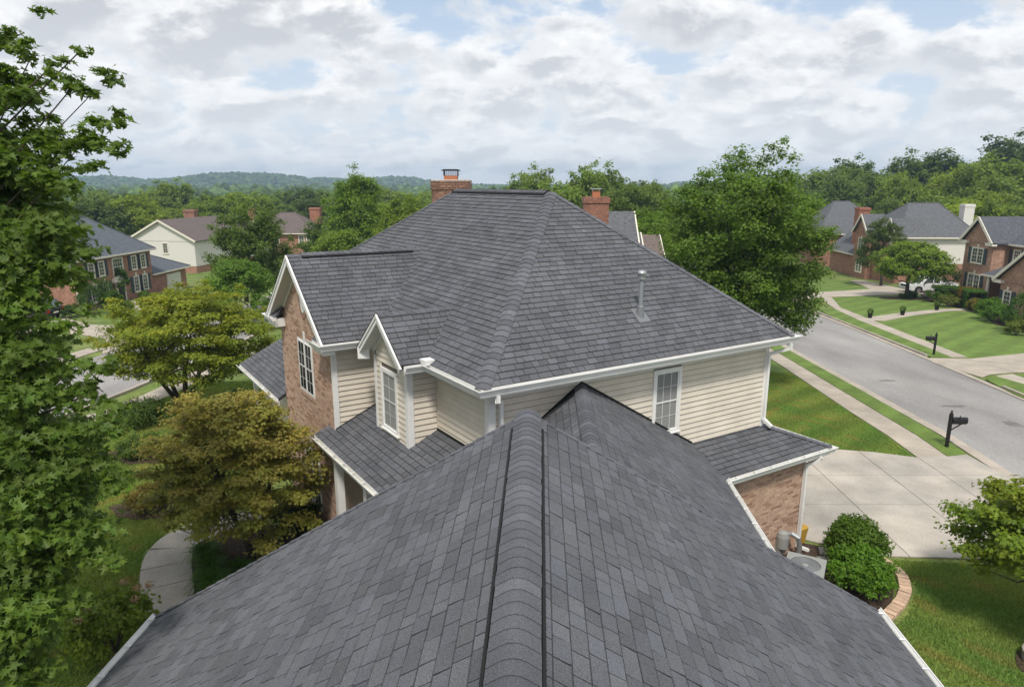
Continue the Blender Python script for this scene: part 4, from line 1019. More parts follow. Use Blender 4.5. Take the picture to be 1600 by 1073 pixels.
def color(o, c): o.color = (*c, 1); return o
def roofsolid(polys, par, name='roof', m=None, th=.12, c=(1, 1, 1)): return color(deck(polys, par, name, m or M['far_shingle'], th), c)
def eaveboard(pts, par, h=.16, o=.05, name='gutter'):
    mb = MB()
    for i in range(len(pts) - 1):
        a, b = V(*pts[i]), V(*pts[i + 1]); mb.bar(a - Z3 * .09, b - Z3 * .09, .12, h)
    return mb.build(name, M['cream'], par)
def hip(L_, par, u0, u1, w0, w1, ze_, zr_, r0, r1, wr=None, c=(1, 1, 1), ax='u', trim=True):
    """hip roof with its ridge from r0 to r1 along u (or w)"""
    if ax == 'u':
        wm = (w0 + w1) / 2 if wr is None else wr; A_, B_ = L_.p(r0, wm, zr_), L_.p(r1, wm, zr_); e = [L_.p(u0, w0, ze_), L_.p(u1, w0, ze_), L_.p(u1, w1, ze_), L_.p(u0, w1, ze_)]
        fs = [[e[0], e[1], B_, A_], [e[1], e[2], B_], [e[2], e[3], A_, B_], [e[3], e[0], A_]]
    else:
        um = (u0 + u1) / 2; A_, B_ = L_.p(um, r0, zr_), L_.p(um, r1, zr_); e = [L_.p(u0, w0, ze_), L_.p(u1, w0, ze_), L_.p(u1, w1, ze_), L_.p(u0, w1, ze_)]
        fs = [[e[0], e[1], A_], [e[1], e[2], B_, A_], [e[2], e[3], B_], [e[3], e[0], A_, B_]]
    r_ = roofsolid(fs, par, c=c)
    if trim: eaveboard([e[0], e[1], e[2], e[3], e[0]], par)
    rc = MB()
    for q1, q2 in ((A_, B_), (e[0], A_), (e[1], B_ if ax == 'u' else A_), (e[2], B_), (e[3], A_ if ax == 'u' else B_)): rc.tube([q1 + Z3 * .02, q2 + Z3 * .02], .07, 5)
    color(rc.build('ridge_caps', M['far_shingle'], r_), tuple(x * .92 for x in c))
    return r_
def gable(L_, par, u0, u1, w0, w1, ze_, zr_, ax='w', c=(1, 1, 1), rakes=(0,), wall=None, inset=.35):
    """gable roof, ridge along w (ax='w', gable end at w0) or along u"""
    if ax == 'w':
        um = (u0 + u1) / 2; f = [[L_.p(u0, w0, ze_), L_.p(um, w0, zr_), L_.p(um, w1, zr_), L_.p(u0, w1, ze_)], [L_.p(u1, w0, ze_), L_.p(um, w0, zr_), L_.p(um, w1, zr_), L_.p(u1, w1, ze_)]]
        ends = [(L_.p(u0, w0, ze_), L_.p(um, w0, zr_), L_.p(u1, w0, ze_), L_.w3), (L_.p(u0, w1, ze_), L_.p(um, w1, zr_), L_.p(u1, w1, ze_), -L_.w3)]
    else:
        wm = (w0 + w1) / 2; f = [[L_.p(u0, w0, ze_), L_.p(u0, wm, zr_), L_.p(u1, wm, zr_), L_.p(u1, w0, ze_)], [L_.p(u0, w1, ze_), L_.p(u0, wm, zr_), L_.p(u1, wm, zr_), L_.p(u1, w1, ze_)]]
        ends = [(L_.p(u0, w0, ze_), L_.p(u0, wm, zr_), L_.p(u0, w1, ze_), L_.u3), (L_.p(u1, w0, ze_), L_.p(u1, wm, zr_), L_.p(u1, w1, ze_), -L_.u3)]
    r_ = roofsolid(f, par, c=c, th=.1)
    for i in rakes:
        a, b, c_, inn = ends[i]
        for p_, q_ in ((a, b), (c_, b)):
            mb = MB(); mb.bar(p_ - inn * .04 - Z3 * .1, q_ - inn * .04 - Z3 * .1, .08, .26, up=Z3); mb.build('rake_board', M['cream'], r_)
        if wall:
            d1 = (a - b); k = inset; mb = MB(); A_ = [a + inn * .35 - Z3 * .2 + (b - a) * .03, c_ + inn * .35 - Z3 * .2 + (b - c_) * .03, b + inn * .35 - Z3 * .2]
            n_ = np.cross(A_[1] - A_[0], A_[2] - A_[0])
            if np.dot(n_, inn) > 0: A_ = A_[::-1]
            mb.hexa([p + inn * .3 for p in A_], A_); mb.build('gable_wall', wall, r_)
        e1 = (c_ - a)
    return r_
def fwin(L_, par, u, w, z0, z1, width=1.0, face='front', shutters=True, double=False, m=None, key=True, cols=2):
    ux, n = (L_.u3, -L_.w3) if face == 'front' else (L_.w3, -L_.u3)
    o = L_.p(u, w, z0) - ux * width / 2 + n * .01
    wn = window(par, o, ux, n, width, z1 - z0, cols=cols, rows=2, casing=.10, double=double, frame_m=m or M['cream'], proud=.08, muntin=.03, simple=True)
    if shutters:
        for s_ in (-.47, width + .05):
            mb = MB(); mb.box(o + ux * s_ + Z3 * .03, ux * .42, n * .06, Z3 * (z1 - z0 - .06)); sh = mb.build('shutter', M['shutter'], par)
            for zz_ in (0, .48, .95):
                mb = MB(); mb.box(o + ux * (s_ + .02) + Z3 * (.04 + zz_ * (z1 - z0 - .16)) + n * .06, ux * .38, n * .02, Z3 * .09); mb.build('shutter_rail', M['shutter'], sh)
    if key:
        mb = MB(); mb.box(o + ux * (width / 2 - .1) + Z3 * (z1 - z0 + .02), ux * .2, n * .08, Z3 * .30); mb.build('keystone', M['cream'], par)
    return wn
def chimney(par, x, y, z0, z1, w, m, c=(1, 1, 1), flue=True, cap=.1):
    mb = MB(); mb.cbox((x, y, z0), w, w * .8, z1 - z0); ch = color(mb.build('chimney', m, par), c)
    mb = MB(); mb.cbox((x, y, z1 - .35), w + cap * 2, w * .8 + cap * 2, .28); color(mb.build('corbel', m, ch), c)
    if flue:
        mb = MB(); mb.cbox((x, y, z1), .45, .45, .35); mb.build('flue', M['clayflue'], ch)
        mb = MB(); mb.cbox((x, y, z1 + .45), .65, .65, .05); mb.cbox((x - .2, y, z1 + .35), .03, .3, .1); mb.cbox((x + .2, y, z1 + .35), .03, .3, .1); mb.build('cap_lid', M['galv'], ch)
    return ch
# --- brick hip-roofed house on the left
h2 = thing('brick_house', 'red brick house with grey hip roof, dark shutters and arched door hood, far left', 'house', (-45, 69, -2.2))
L2 = Lot(-40.5, 63, 4, True); gl = (.93, 1.0, 1.08)
bw2 = L2.box('brick_wall', M['far_brick'], h2, 0, 12.1, 0, 10, -3.2, 2.45)
sd2 = L2.box('siding_wall', M['far_siding'], h2, -.04, 11, .25, 10.04, .85, 2.45)
hip(L2, h2, -.45, 12.55, -.45, 10.45, 2.57, 6.05, 4.6, 9.3, c=gl)
for u in (2.28, 3.75, 9.0, 10.6): fwin(L2, bw2, u, 0, .62, 2.16, .95, key=False)
for u in (2.28, 4.0, 9.05, 10.6): fwin(L2, bw2, u, 0, -1.75, .0, .95)
fwin(L2, bw2, 6.3, 0, .35, 2.2, 1.7, shutters=False, key=False, cols=4)
mb = MB(); mb.box(L2.p(5.55, 0, -2.3) - L2.w3 * .02, L2.u3 * 1.5, -L2.w3 * .1, Z3 * 2.15); ds = mb.build('door_surround', M['cream'], h2)
mb = MB(); mb.box(L2.p(5.82, -.1, -2.3), L2.u3 * .96, -L2.w3 * .05, Z3 * 1.9); mb.build('front_door', M['door'], ds)
mb = MB(); n_ = 12; P0_ = L2.p(6.3, -.05, -.15); arc_ = [P0_ + L2.u3 * 1.15 * math.cos(math.pi * k / n_) + Z3 * .62 * math.sin(math.pi * k / n_) for k in range(n_ + 1)]
mb.hexa([p + L2.w3 * .05 for p in arc_], [p - L2.w3 * .25 for p in arc_]); mb.box(L2.p(5.1, .0, -.22), L2.u3 * 2.4, -L2.w3 * .35, Z3 * .14); mb.build('door_hood', M['cream'], ds)
for i, w_ in enumerate((1.7, 1.4, 1.1)): L2.box('step', M['far_brick'], h2, 6.3 - w_, 6.3 + w_, -.5 - .35 * (3 - i), 0, -2.75 + .16 * i, -2.6 + .16 * i)
for u in (5.15, 7.45):
    mb = MB(); mb.tube([L2.p(u, -.12, -.75), L2.p(u, -.12, -.45)], .08, 6); mb.build('wall_lamp', M['iron'], h2)
mb = MB(); mb.box(L2.p(-.02, -.02, -3.0), -L2.w3 * .1, -L2.u3 * .12, Z3 * 5.4); mb.build('downspout', M['cream'], h2)
gw2 = L2.box('garage_wall', M['far_brick'], h2, 12.1, 19.2, .2, 9, -3.6, -.3)
hip(L2, h2, 12.0, 19.7, -.2, 9.4, -.2, 2.3, 12.0, 14.6, c=gl)
mb = MB(); mb.box(L2.p(15.0, .2, -2.95), L2.u3 * 2.9, -L2.w3 * .06, Z3 * 2.3); gd2 = mb.build('garage_door', M['garagedoor'], h2)
for k in range(4): mb = MB(); mb.box(L2.p(15.05, .12, -2.9 + k * .57), L2.u3 * 2.8, -L2.w3 * .02, Z3 * .5); mb.build('door_panel', M['garagedoor'], gd2)
# --- white gabled house behind it
h3 = thing('gabled_house', 'white sided house with brown gable roof and one small window, behind the left brick house', 'house', (-50, 108, -3.8))
L3 = Lot(-58.5, 105, 102, True)
L3.box('siding_wall', M['far_siding'], h3, .3, 11.3, 0, 20, -2.7, 1.05); L3.box('brick_wall', M['far_brick'], h3, .32, 11.28, .03, 19.9, -4.4, -2.7)
br = (1.18, .92, .80)
gable(L3, h3, -.2, 11.8, -.4, 20.4, 1.1, 4.15, c=br, rakes=(0, 1), wall=M['far_siding'])
fwin(L3, h3, 6.3, 0, -.9, .75, 1.0, shutters=False, key=False)
chimney(h3, -52.3, 113, 2, 5.3, 1.7, M['far_brick'], (.8, .8, .8), flue=False); chimney(h3, -46.5, 124, 2, 5.2, 1.0, M['far_brick'], (.9, .9, .9), flue=False)
# --- two brown roofed houses in the middle distance
h4 = thing('brown_roof_house', 'brick house with brown hip roof showing between the dark green tree and the bright poplars', 'house', (-41, 130, -3.8))
L4 = Lot(-48, 126, 92, True)
L4.box('brick_wall', M['far_brick'], h4, 0, 12, 0, 9, -4.5, 0.6); hip(L4, h4, -.5, 12.5, -.5, 9.5, .6, 4.1, 4.4, 7.2, c=br)
for u in (2.5, 5.0, 9.6, 11.0): fwin(L4, h4, u, 0, -1.6, .2, 1.1, shutters=False, key=False)
chimney(h4, -37.6, 133, 1, 4.9, 1.9, M['far_brick'], (.95, .8, .75), flue=False)
h4b = thing('brown_gable_house', 'small brown gabled roof with a tan brick chimney, half hidden left of the bright poplars', 'house', (-36, 140, -3.8))
L4b = Lot(-38.5, 139, 98, True); L4b.box('siding_wall', M['far_siding'], h4b, 0, 9, 0, 12, -4.5, 1.2); gable(L4b, h4b, -.4, 9.4, -.5, 12.5, 1.2, 4.6, c=br, wall=M['far_brick']); chimney(h4b, -34.6, 141, 2, 5.4, 1.8, M['far_brick'], (1.5, 1.5, 1.4), flue=False)
# --- house straight behind, with the red chimney
h5 = thing('rear_house', 'grey roofed house behind the main roof with a tall red brick chimney and clay flue', 'house', (3, 46, -1))
L5 = Lot(-4, 41, 92, True)
L5.box('siding_wall', M['far_siding'], h5, .4, 11.2, .4, 10, -1.8, 4.1); gable(L5, h5, 0, 11.85, 0, 10.4, 4.2, 7.75, ax='u', c=(1, 1, 1), rakes=(1,), wall=M['far_siding'])
L5.box('lower_wall', M['far_siding'], h5, 11.2, 12.0, 1.5, 9, -1.8, 4.6); gable(L5, h5, 11.3, 12.35, 1.4, 9.4, 4.0, 6.35, ax='u', rakes=(1,), wall=M['far_siding'])
chimney(h5, 5.05, 42.0, 4, 8.75, 1.45, M['far_brick'], (.80, .74, .76), cap=.06)
mb = MB(); mb.hexa([V(2.9, 43.0, 6.0), V(4.4, 43.0, 6.0), V(4.4, 45, 6.0), V(2.9, 45, 6.0)], [V(2.9, 43.0, 8.5), V(4.4, 43.0, 7.7), V(4.4, 45, 7.7), V(2.9, 45, 8.5)]); mb.build('dormer', M['cream'], h5)
h6 = thing('brown_roof_house', 'brown shingled gable roof just left of the large dark tree', 'house', (9, 66, -2))
L6 = Lot(4, 61.5, 90, True); L6.box('siding_wall', M['far_brick'], h6, .3, 9.6, .3, 9, -2.8, 1.9); gable(L6, h6, 0, 10.1, -.2, 9.2, 1.6, 4.75, ax='u', c=(1.25, .95, .78), rakes=(1,), wall=M['far_brick'])
# --- houses on the far right
h7 = thing('hip_roof_house', 'grey hip roofed house farthest along the street, half behind the large dark tree', 'house', (55, 118, -3.8))
L7 = Lot(50, 112, 92, True); L7.box('brick_wall', M['far_brick'], h7, 0, 12, 0, 11, -4.5, 1.5); hip(L7, h7, -.5, 12.5, -.5, 11.5, 1.5, 6.5, 4.0, 6.6)
mb = MB(); mb.cbox((57.5, 115.5, 5.0), .5, .5, .3); mb.build('roof_vent', M['galv'], h7)
h8 = thing('brick_gable_house', 'house with white end wall, white chimney and brick front gables across the street', 'house', (54, 93, -3.2))
L8 = Lot(49.5, 88, 2, False)
wl8 = L8.box('siding_wall', M['far_siding'], h8, 0, 11, .05, 9.8, -.6, 2.7); bw8 = L8.box('brick_wall', M['far_brick'], h8, .02, 11, 0, 9.78, -4.2, -.6)
L8.box('front_wall', M['far_brick'], h8, .3, 11, -.05, .3, -4.2, 2.7)
hip(L8, h8, -.45, 11.4, -.45, 10.2, 2.8, 6.9, 3.4, 7.4, ax='w')
gw8 = L8.box('gable_wing_wall', M['far_brick'], h8, 6.2, 10.3, -.9, 1, -4.2, 2.75); gable(L8, h8, 5.9, 10.6, -1.3, 3.6, 2.8, 5.35, wall=M['far_brick'])
gable(L8, h8, .3, 3.3, -.5, 3.6, 3.3, 5.1, wall=M['far_brick'])
fwin(L8, h8, 8.2, -.9, .3, 2.1, 1.7, shutters=False, double=True); fwin(L8, h8, 8.2, -.9, -2.7, -.8, 1.8, shutters=False, double=True); fwin(L8, h8, 1.8, -.05, .4, 1.9, 1.0, shutters=False)
L8.box('low_wall', M['far_brick'], h8, 11, 20, 0, 8, -4.2, -.6)
roofsolid([[L8.p(11, -.5, -.5), L8.p(20.4, -.5, -.5), L8.p(20.4, 3.2, 2.5), L8.p(11, 3.2, 2.5)]], h8, 'low_roof'); roofsolid([[L8.p(11, 8.5, -.5), L8.p(20.4, 8.5, -.5), L8.p(20.4, 3.2, 2.5), L8.p(11, 3.2, 2.5)]], h8, 'low_roof')
eaveboard([L8.p(11, -.5, -.5), L8.p(20.4, -.5, -.5)], h8)
chimney(h8, 51.7, 102.5, 0, 6.0, 1.6, M['far_brick'], (.95, .75, .7), flue=False)
chimney(h8, 61.2, 93.5, -3.5, 6.75, 1.35, M['far_siding'], flue=False, cap=.05)
mb = MB(); mb.box(L8.p(-.02, 5.6, -1.6), L8.w3 * .4, -L8.u3 * .15, Z3 * .7); mb.build('wall_box', M['cream'], h8)
h9 = thing('brick_porch_house', 'tan brick house with dark shutters, columned porch and front gables at the right edge', 'house', (50, 62, -2.2))
L9 = Lot(46.2, 52, 0, False); tb = (1.18, 1.35, 1.38); rc9 = (.82, .84, .90)
def tanb(o): return color(o, tb)
tanb(L9.box('main_wall', M['far_brick'], h9, 0, 18, 1.7, 11, -3.2, 3.9)); tanb(L9.box('gable_wing_wall', M['far_brick'], h9, 13.9, 18, 0, 2.2, -3.2, 3.9)); tanb(L9.box('front_wing_wall', M['far_brick'], h9, 0.2, 8.5, -2.6, 2, -3.0, 1.2))
hip(L9, h9, -.4, 18.3, 1.2, 11.4, 3.9, 6.75, 4.5, 14.2, c=rc9)
r9 = gable(L9, h9, 13.5, 18.4, -.45, 7, 3.93, 6.35, c=rc9, wall=M['far_brick'])
r9b = gable(L9, h9, -.3, 9.0, -3.05, 2.5, 1.2, 5.0, c=rc9, wall=M['far_brick'])
for o in list(r9.children) + list(r9b.children):
    if o.name.startswith('gable_wall'): tanb(o)
for (u0, u1, w, z) in ((13.5, 14.5, -.45, 3.93), (17.4, 18.4, -.45, 3.93), (8.0, 9.0, -3.05, 1.2)): L9.box('return_box', M['cream'], h9, u0, u1, w, w + .5, z - .28, z)
fwin(L9, h9, 15.95, 0, 1.75, 3.35, 1.75, double=True); fwin(L9, h9, 15.95, 0, -1.25, .75, 1.85, double=True); fwin(L9, h9, 12.9, 1.7, 1.95, 3.4, 1.0, key=False, cols=3); fwin(L9, h9, 7.45, -2.6, -1.3, .35, 1.0)
pr9 = roofsolid([[L9.p(8.4, -.7, 1.0), L9.p(13.9, -.7, 1.0), L9.p(13.2, 1.8, 2.05), L9.p(8.4, 1.8, 2.05)]], h9, 'porch_roof', c=rc9); eaveboard([L9.p(8.4, -.7, 1.0), L9.p(13.9, -.7, 1.0)], h9)
for u in (13.2, 10.7, 8.9): mb = MB(); mb.tube([L9.p(u, -.45, -2.0), L9.p(u, -.45, .9)], [.17, .13], 12); mb.build('porch_column', M['cream'], h9)
mb = MB(); mb.box(L9.p(10.2, 1.7, -1.9), L9.u3 * 1.0, -L9.w3 * .05, Z3 * 2.1); mb.build('front_door', M['door'], h9)
mb = MB(); mb.tube([L9.p(11.6, 1.2, .45), L9.p(11.6, 1.2, .65)], .1, 8); mb.build('porch_lamp', M['cream'], h9)

# ================================================================== vehicles
def wheel(par, c, r, w, ax):
    c = np.asarray(c, float); mb = MB(); mb.tube([c - ax * w / 2, c - ax * w * .35, c + ax * w * .35, c + ax * w / 2], [r * .93, r, r, r * .93], 20); wh = mb.build('wheel', M['tyre'], par)
    mb = MB(); mb.tube([c - ax * (w / 2 + .012), c + ax * (w / 2 + .012)], r * .62, 16); mb.build('rim', M['rim'], wh)
def profile_body(par, L_, prof, half, name, m, taper=0.0, ztop=None):
    """car body: side outline (u, z) extruded across, with tumblehome above the belt"""
    mb = MB(); zb = 1.0 if ztop is None else ztop
    def hw(z): return half * (1 - taper * max(0, z - zb))
    lo = [L_.p(u, -hw(z), L_.z + z) for u, z in prof]; hi = [L_.p(u, hw(z), L_.z + z) for u, z in prof]; mb.hexa(lo, hi)
    o = mb.build(name, m, par)
    bv = o.modifiers.new('bevel', 'BEVEL'); bv.width = .05; bv.segments = 2; bv.limit_method = 'ANGLE'; return o
pk = thing('pickup_truck', 'white pickup truck parked on the far driveway behind the small bright green tree', 'pickup truck', (47.5, 77.0, -2.62))
Lp = Lot(50.2, 77.3, 268, True); Lp.z = -2.60
profile_body(pk, Lp, [(0, .55), (0, 1.12), (.06, 1.16), (1.75, 1.16), (1.8, 1.12), (3.65, 1.08), (4.3, 1.08), (5.45, 1.02), (5.62, .85), (5.62, .45), (5.2, .36), (4.95, .36), (4.85, .7), (4.6, .84), (4.3, .84), (4.05, .7), (3.95, .36), (1.55, .36), (1.45, .7), (1.2, .84), (.9, .84), (.65, .7), (.55, .42)], .95, 'body', M['carwhite'])
profile_body(pk, Lp, [(1.8, 1.1), (1.95, 1.72), (2.2, 1.80), (3.45, 1.80), (3.7, 1.74), (4.35, 1.1)], .90, 'cab', M['carwhite'], .18)
for s_ in (-1, 1):
    for (q_) in ([(2.08, 1.16), (2.15, 1.66), (2.75, 1.70), (2.75, 1.16)], [(2.85, 1.16), (2.85, 1.70), (3.5, 1.70), (3.95, 1.16)]):
        mb = MB(); f = [Lp.p(u, s_ * (.905 * (1 - .18 * (z - 1.0)) + .004), Lp.z + z) for u, z in q_]; mb.hexa(f, [p + Lp.w3 * s_ * .008 for p in f]); mb.build('side_window', M['glass'], pk)
mb = MB(); f = [Lp.p(3.76, -.7, Lp.z + 1.72), Lp.p(3.76, .7, Lp.z + 1.72), Lp.p(4.34, .8, Lp.z + 1.14), Lp.p(4.34, -.8, Lp.z + 1.14)]; mb.hexa(f, [p + V(*(Lp.u * .03), .03) for p in f]); mb.build('windscreen', M['glass'], pk)
for u in (1.05, 4.45):
    for s_ in (-1, 1): wheel(pk, Lp.p(u, s_ * .86, Lp.z + .38), .38, .24, Lp.w3)
for s_ in (-1, 1):
    mb = MB(); mb.box(Lp.p(5.56, s_ * .78 - .14, Lp.z + .78), Lp.u3 * .08, Lp.w3 * .28, Z3 * .18); mb.build('headlight', M['headlamp'], pk); mb = MB(); mb.box(Lp.p(3.85, s_ * .95, Lp.z + 1.12), Lp.u3 * .12, Lp.w3 * s_ * .22, Z3 * .18); mb.build('wing_mirror', M['carblack'], pk)
mb = MB(); mb.box(Lp.p(5.58, -.6, Lp.z + .72), Lp.u3 * .06, Lp.w3 * 1.2, Z3 * .25); mb.build('grille', M['carblack'], pk)
mb = MB(); mb.box(Lp.p(5.5, -.92, Lp.z + .42), Lp.u3 * .2, Lp.w3 * 1.84, Z3 * .2); mb.build('bumper', M['rim'], pk)
sv = thing('parked_suv', 'black estate car parked on the left driveway beside the brick side wall', 'car', (-40.5, 56.6, -1.6))
Ls = Lot(-38.0, 56.0, 278, True); Ls.z = -1.58
profile_body(sv, Ls, [(0, .45), (-.02, .9), (.08, 1.05), (3.4, 1.05), (4.5, .95), (4.7, .75), (4.7, .35), (4.25, .3), (4.15, .62), (3.9, .74), (3.6, .74), (3.35, .62), (3.25, .3), (1.35, .3), (1.25, .62), (1.0, .74), (.7, .74), (.45, .62), (.35, .35)], .93, 'body', M['carblack'])
profile_body(sv, Ls, [(.08, 1.0), (.42, 1.62), (.7, 1.70), (2.4, 1.70), (2.7, 1.64), (3.5, 1.02)], .86, 'cabin', M['carblack'], .2)
mb = MB(); f = [Ls.p(.10, -.74, Ls.z + 1.06), Ls.p(.10, .74, Ls.z + 1.06), Ls.p(.40, .66, Ls.z + 1.58), Ls.p(.40, -.66, Ls.z + 1.58)]; mb.hexa(f, [p - V(*(Ls.u * .03), -.02) for p in f]); M['carglass'] = mat('car_glass', (.10, .12, .13), .1, spec=.8); mb.build('rear_window', M['carglass'], sv)
for s_ in (-1, 1):
    mb = MB(); mb.box(Ls.p(-.04, s_ * .76 - .14, Ls.z + .72), Ls.u3 * .06, Ls.w3 * .28, Z3 * .26); mb.build('tail_lamp', M['redlamp'], sv)
    for q_ in ([(.5, 1.1), (.72, 1.6), (1.5, 1.62), (1.5, 1.1)], [(1.6, 1.1), (1.6, 1.62), (2.4, 1.6), (3.1, 1.1)]):
        mb = MB(); f = [Ls.p(u, s_ * (.86 * (1 - .2 * (z - 1.0)) + .004), Ls.z + z) for u, z in q_]; mb.hexa(f, [p + Ls.w3 * s_ * .008 for p in f]); mb.build('side_window', M['glass'], sv)
    for u in (.85, 3.75): wheel(sv, Ls.p(u, s_ * .84, Ls.z + .34), .34, .22, Ls.w3)
    mb = MB(); mb.tube([Ls.p(.7, s_ * .62, Ls.z + 1.74), Ls.p(2.5, s_ * .62, Ls.z + 1.74)], .02, 6); mb.build('roof_rail', M['rim'], sv)
mb = MB(); mb.box(Ls.p(-.05, -.26, Ls.z + .62), Ls.u3 * .04, Ls.w3 * .52, Z3 * .12); mb.build('number_plate', M['cream'], sv)
# mailboxes
def mailbox(x, y, label, az=92):
    z = gz(y) + .07; t = thing('mailbox', label, 'mailbox', (x, y, z), 'mailboxes along the street'); o = V(x, y, z); f = V(*dirv(az), 0); s_ = V(f[1], -f[0], 0)
    mb = MB(); mb.box(o - f * .05 - s_ * .05, f * .1, s_ * .1, Z3 * 1.28); mb.lathe(o + Z3 * 1.28, [(.06, 0), (.065, .02), (.03, .05), (.04, .09), (.01, .15)], 10); mb.build('post', M['iron'], t)
    mb = MB(); mb.box(o - f * .05 - s_ * .035 + Z3 * .90, f * .62, s_ * .07, Z3 * .05); mb.bar(o + Z3 * .62, o + f * .4 + Z3 * .9, .035, .035); mb.build('arm', M['iron'], t)
    mb = MB(); pr_ = [(-.09, 0), (.09, 0), (.09, .12)] + [(.09 * math.cos(a_), .12 + .09 * math.sin(a_)) for a_ in np.linspace(.3, math.pi - .3, 7)] + [(-.09, .12)]
    mb.hexa([o + f * .05 + s_ * x_ + Z3 * (.95 + z_) for x_, z_ in pr_][::-1], [o + f * .58 + s_ * x_ + Z3 * (.95 + z_) for x_, z_ in pr_][::-1]); mb.build('box', M['iron'], t)
    mb = MB(); mb.box(o + f * .25 + s_ * .10 + Z3 * 1.12, f * .03, s_ * .01, Z3 * .14); mb.build('flag', M['iron'], t)
mailbox(16.1, 23.75, 'black mailbox on a black post, near end of the grass verge by the driveway'); mailbox(25.95, 40.75, 'dark mailbox on a wooden post on the verge across the street', 272)
for (x, y, lb) in ((33.9, 58.3, 'small dark potted plant at the bend of the far front walk'), (38.9, 61.6, 'larger planter with a round plant at the far front walk'), (30.2, 56.6, 'small ball shaped plant at the sidewalk end of the far front walk')):
    t = thing('planter', lb, 'planter', (x, y, gz(y)), 'planters on the far front walk'); mb = MB(); mb.lathe((x, y, gz(y)), [(.14, 0), (.2, .4), (.22, .42), (.18, .42)], 12); mb.build('pot', M['iron'], t)
mb = MB(); mb.lathe((10.9, 12.05, .05), [(.42, 0), (.44, .22), (.36, .24), (.34, .12)], 20); tagmesh(mb.build('stone_ring', M['stone']), 'round stone planter ring in the grass at the lower right edge', 'planter')
# ================================================================== vegetation
LEAF = {}
_q = [(0, -.5), (.30, -.05), (0, .5), (-.30, -.05)]
LEAF['oval'] = (np.array([[0, -.5, 0], [.30, -.05, .08], [0, .5, 0], [-.30, -.05, .08]], float), [[0, 1, 2], [0, 2, 3]])
_m = [(0, -.45), (.16, -.38), (.42, -.30), (.20, -.13), (.50, .14), (.14, .05), (.11, .26), (0, .56)]
_mv = [[x, y, abs(x) * .25] for x, y in _m] + [[-x, y, abs(x) * .25] for x, y in _m[1:-1]]
LEAF['maple'] = (np.array(_mv, float), [list(range(8)), [0, 7] + list(range(13, 7, -1))])
LEAF['spray'] = (np.array([[0, -.5, 0], [.22, -.2, .05], [.42, .12, -.02], [.12, .10, .05], [0, .5, -.05], [-.14, .12, .05], [-.42, .10, -.02], [-.2, -.2, .05]], float), [[0, 1, 3, 5, 7], [1, 2, 3], [3, 4, 5], [5, 6, 7]])
def leafmesh(name, pos, nrm, size, tone, shape, rs, droop=None, off=(0, 0, 0)):
    tv, tf = LEAF[shape]; n = len(pos); k = len(tv)
    nrm = nrm / (np.linalg.norm(nrm, axis=1, keepdims=True) + 1e-9)
    r_ = rs.normal(size=(n, 3)) if droop is None else droop + .6 * rs.normal(size=(n, 3))
    t = r_ - (r_ * nrm).sum(1, keepdims=True) * nrm; t /= np.linalg.norm(t, axis=1, keepdims=True) + 1e-9
    b = np.cross(t, nrm); s = size[:, None, None]
    v = pos[:, None, :] - np.array(off)[None, None, :] + s * (tv[None, :, 0, None] * b[:, None, :] + tv[None, :, 1, None] * t[:, None, :] + tv[None, :, 2, None] * nrm[:, None, :])
    fl = []; cnt = []
    for f in tf: cnt.append(len(f)); fl += f
    fv = (np.array(fl)[None, :] + (np.arange(n) * k)[:, None]).ravel(); counts = np.tile(cnt, n)
    tones = np.repeat(tone, len(tf), axis=0)
    me = fast_mesh(name, v.reshape(-1, 3), fv, counts, tones, M['leaf']); return me
def envelope(rs, c, rad, lobes=9, amp=.22, shape='round'):
    L_ = rs.normal(size=(lobes, 3)); L_ /= np.linalg.norm(L_, axis=1, keepdims=True); A_ = rs.uniform(-amp, amp * 1.3, lobes)
    def f(d):
        g_ = 1 + (A_[None] * np.exp(3.2 * (d @ L_.T - 1))).sum(1) * 1.2
        if shape == 'cone': g_ = g_ * np.clip(1.05 - .55 * d[:, 2], .3, 1.6)
        if shape == 'flat': g_ = g_ * (1 - .25 * np.clip(-d[:, 2], 0, 1))
        if shape == 'egg': g_ = g_ * (1 + .12 * d[:, 2])
        return g_
    return f
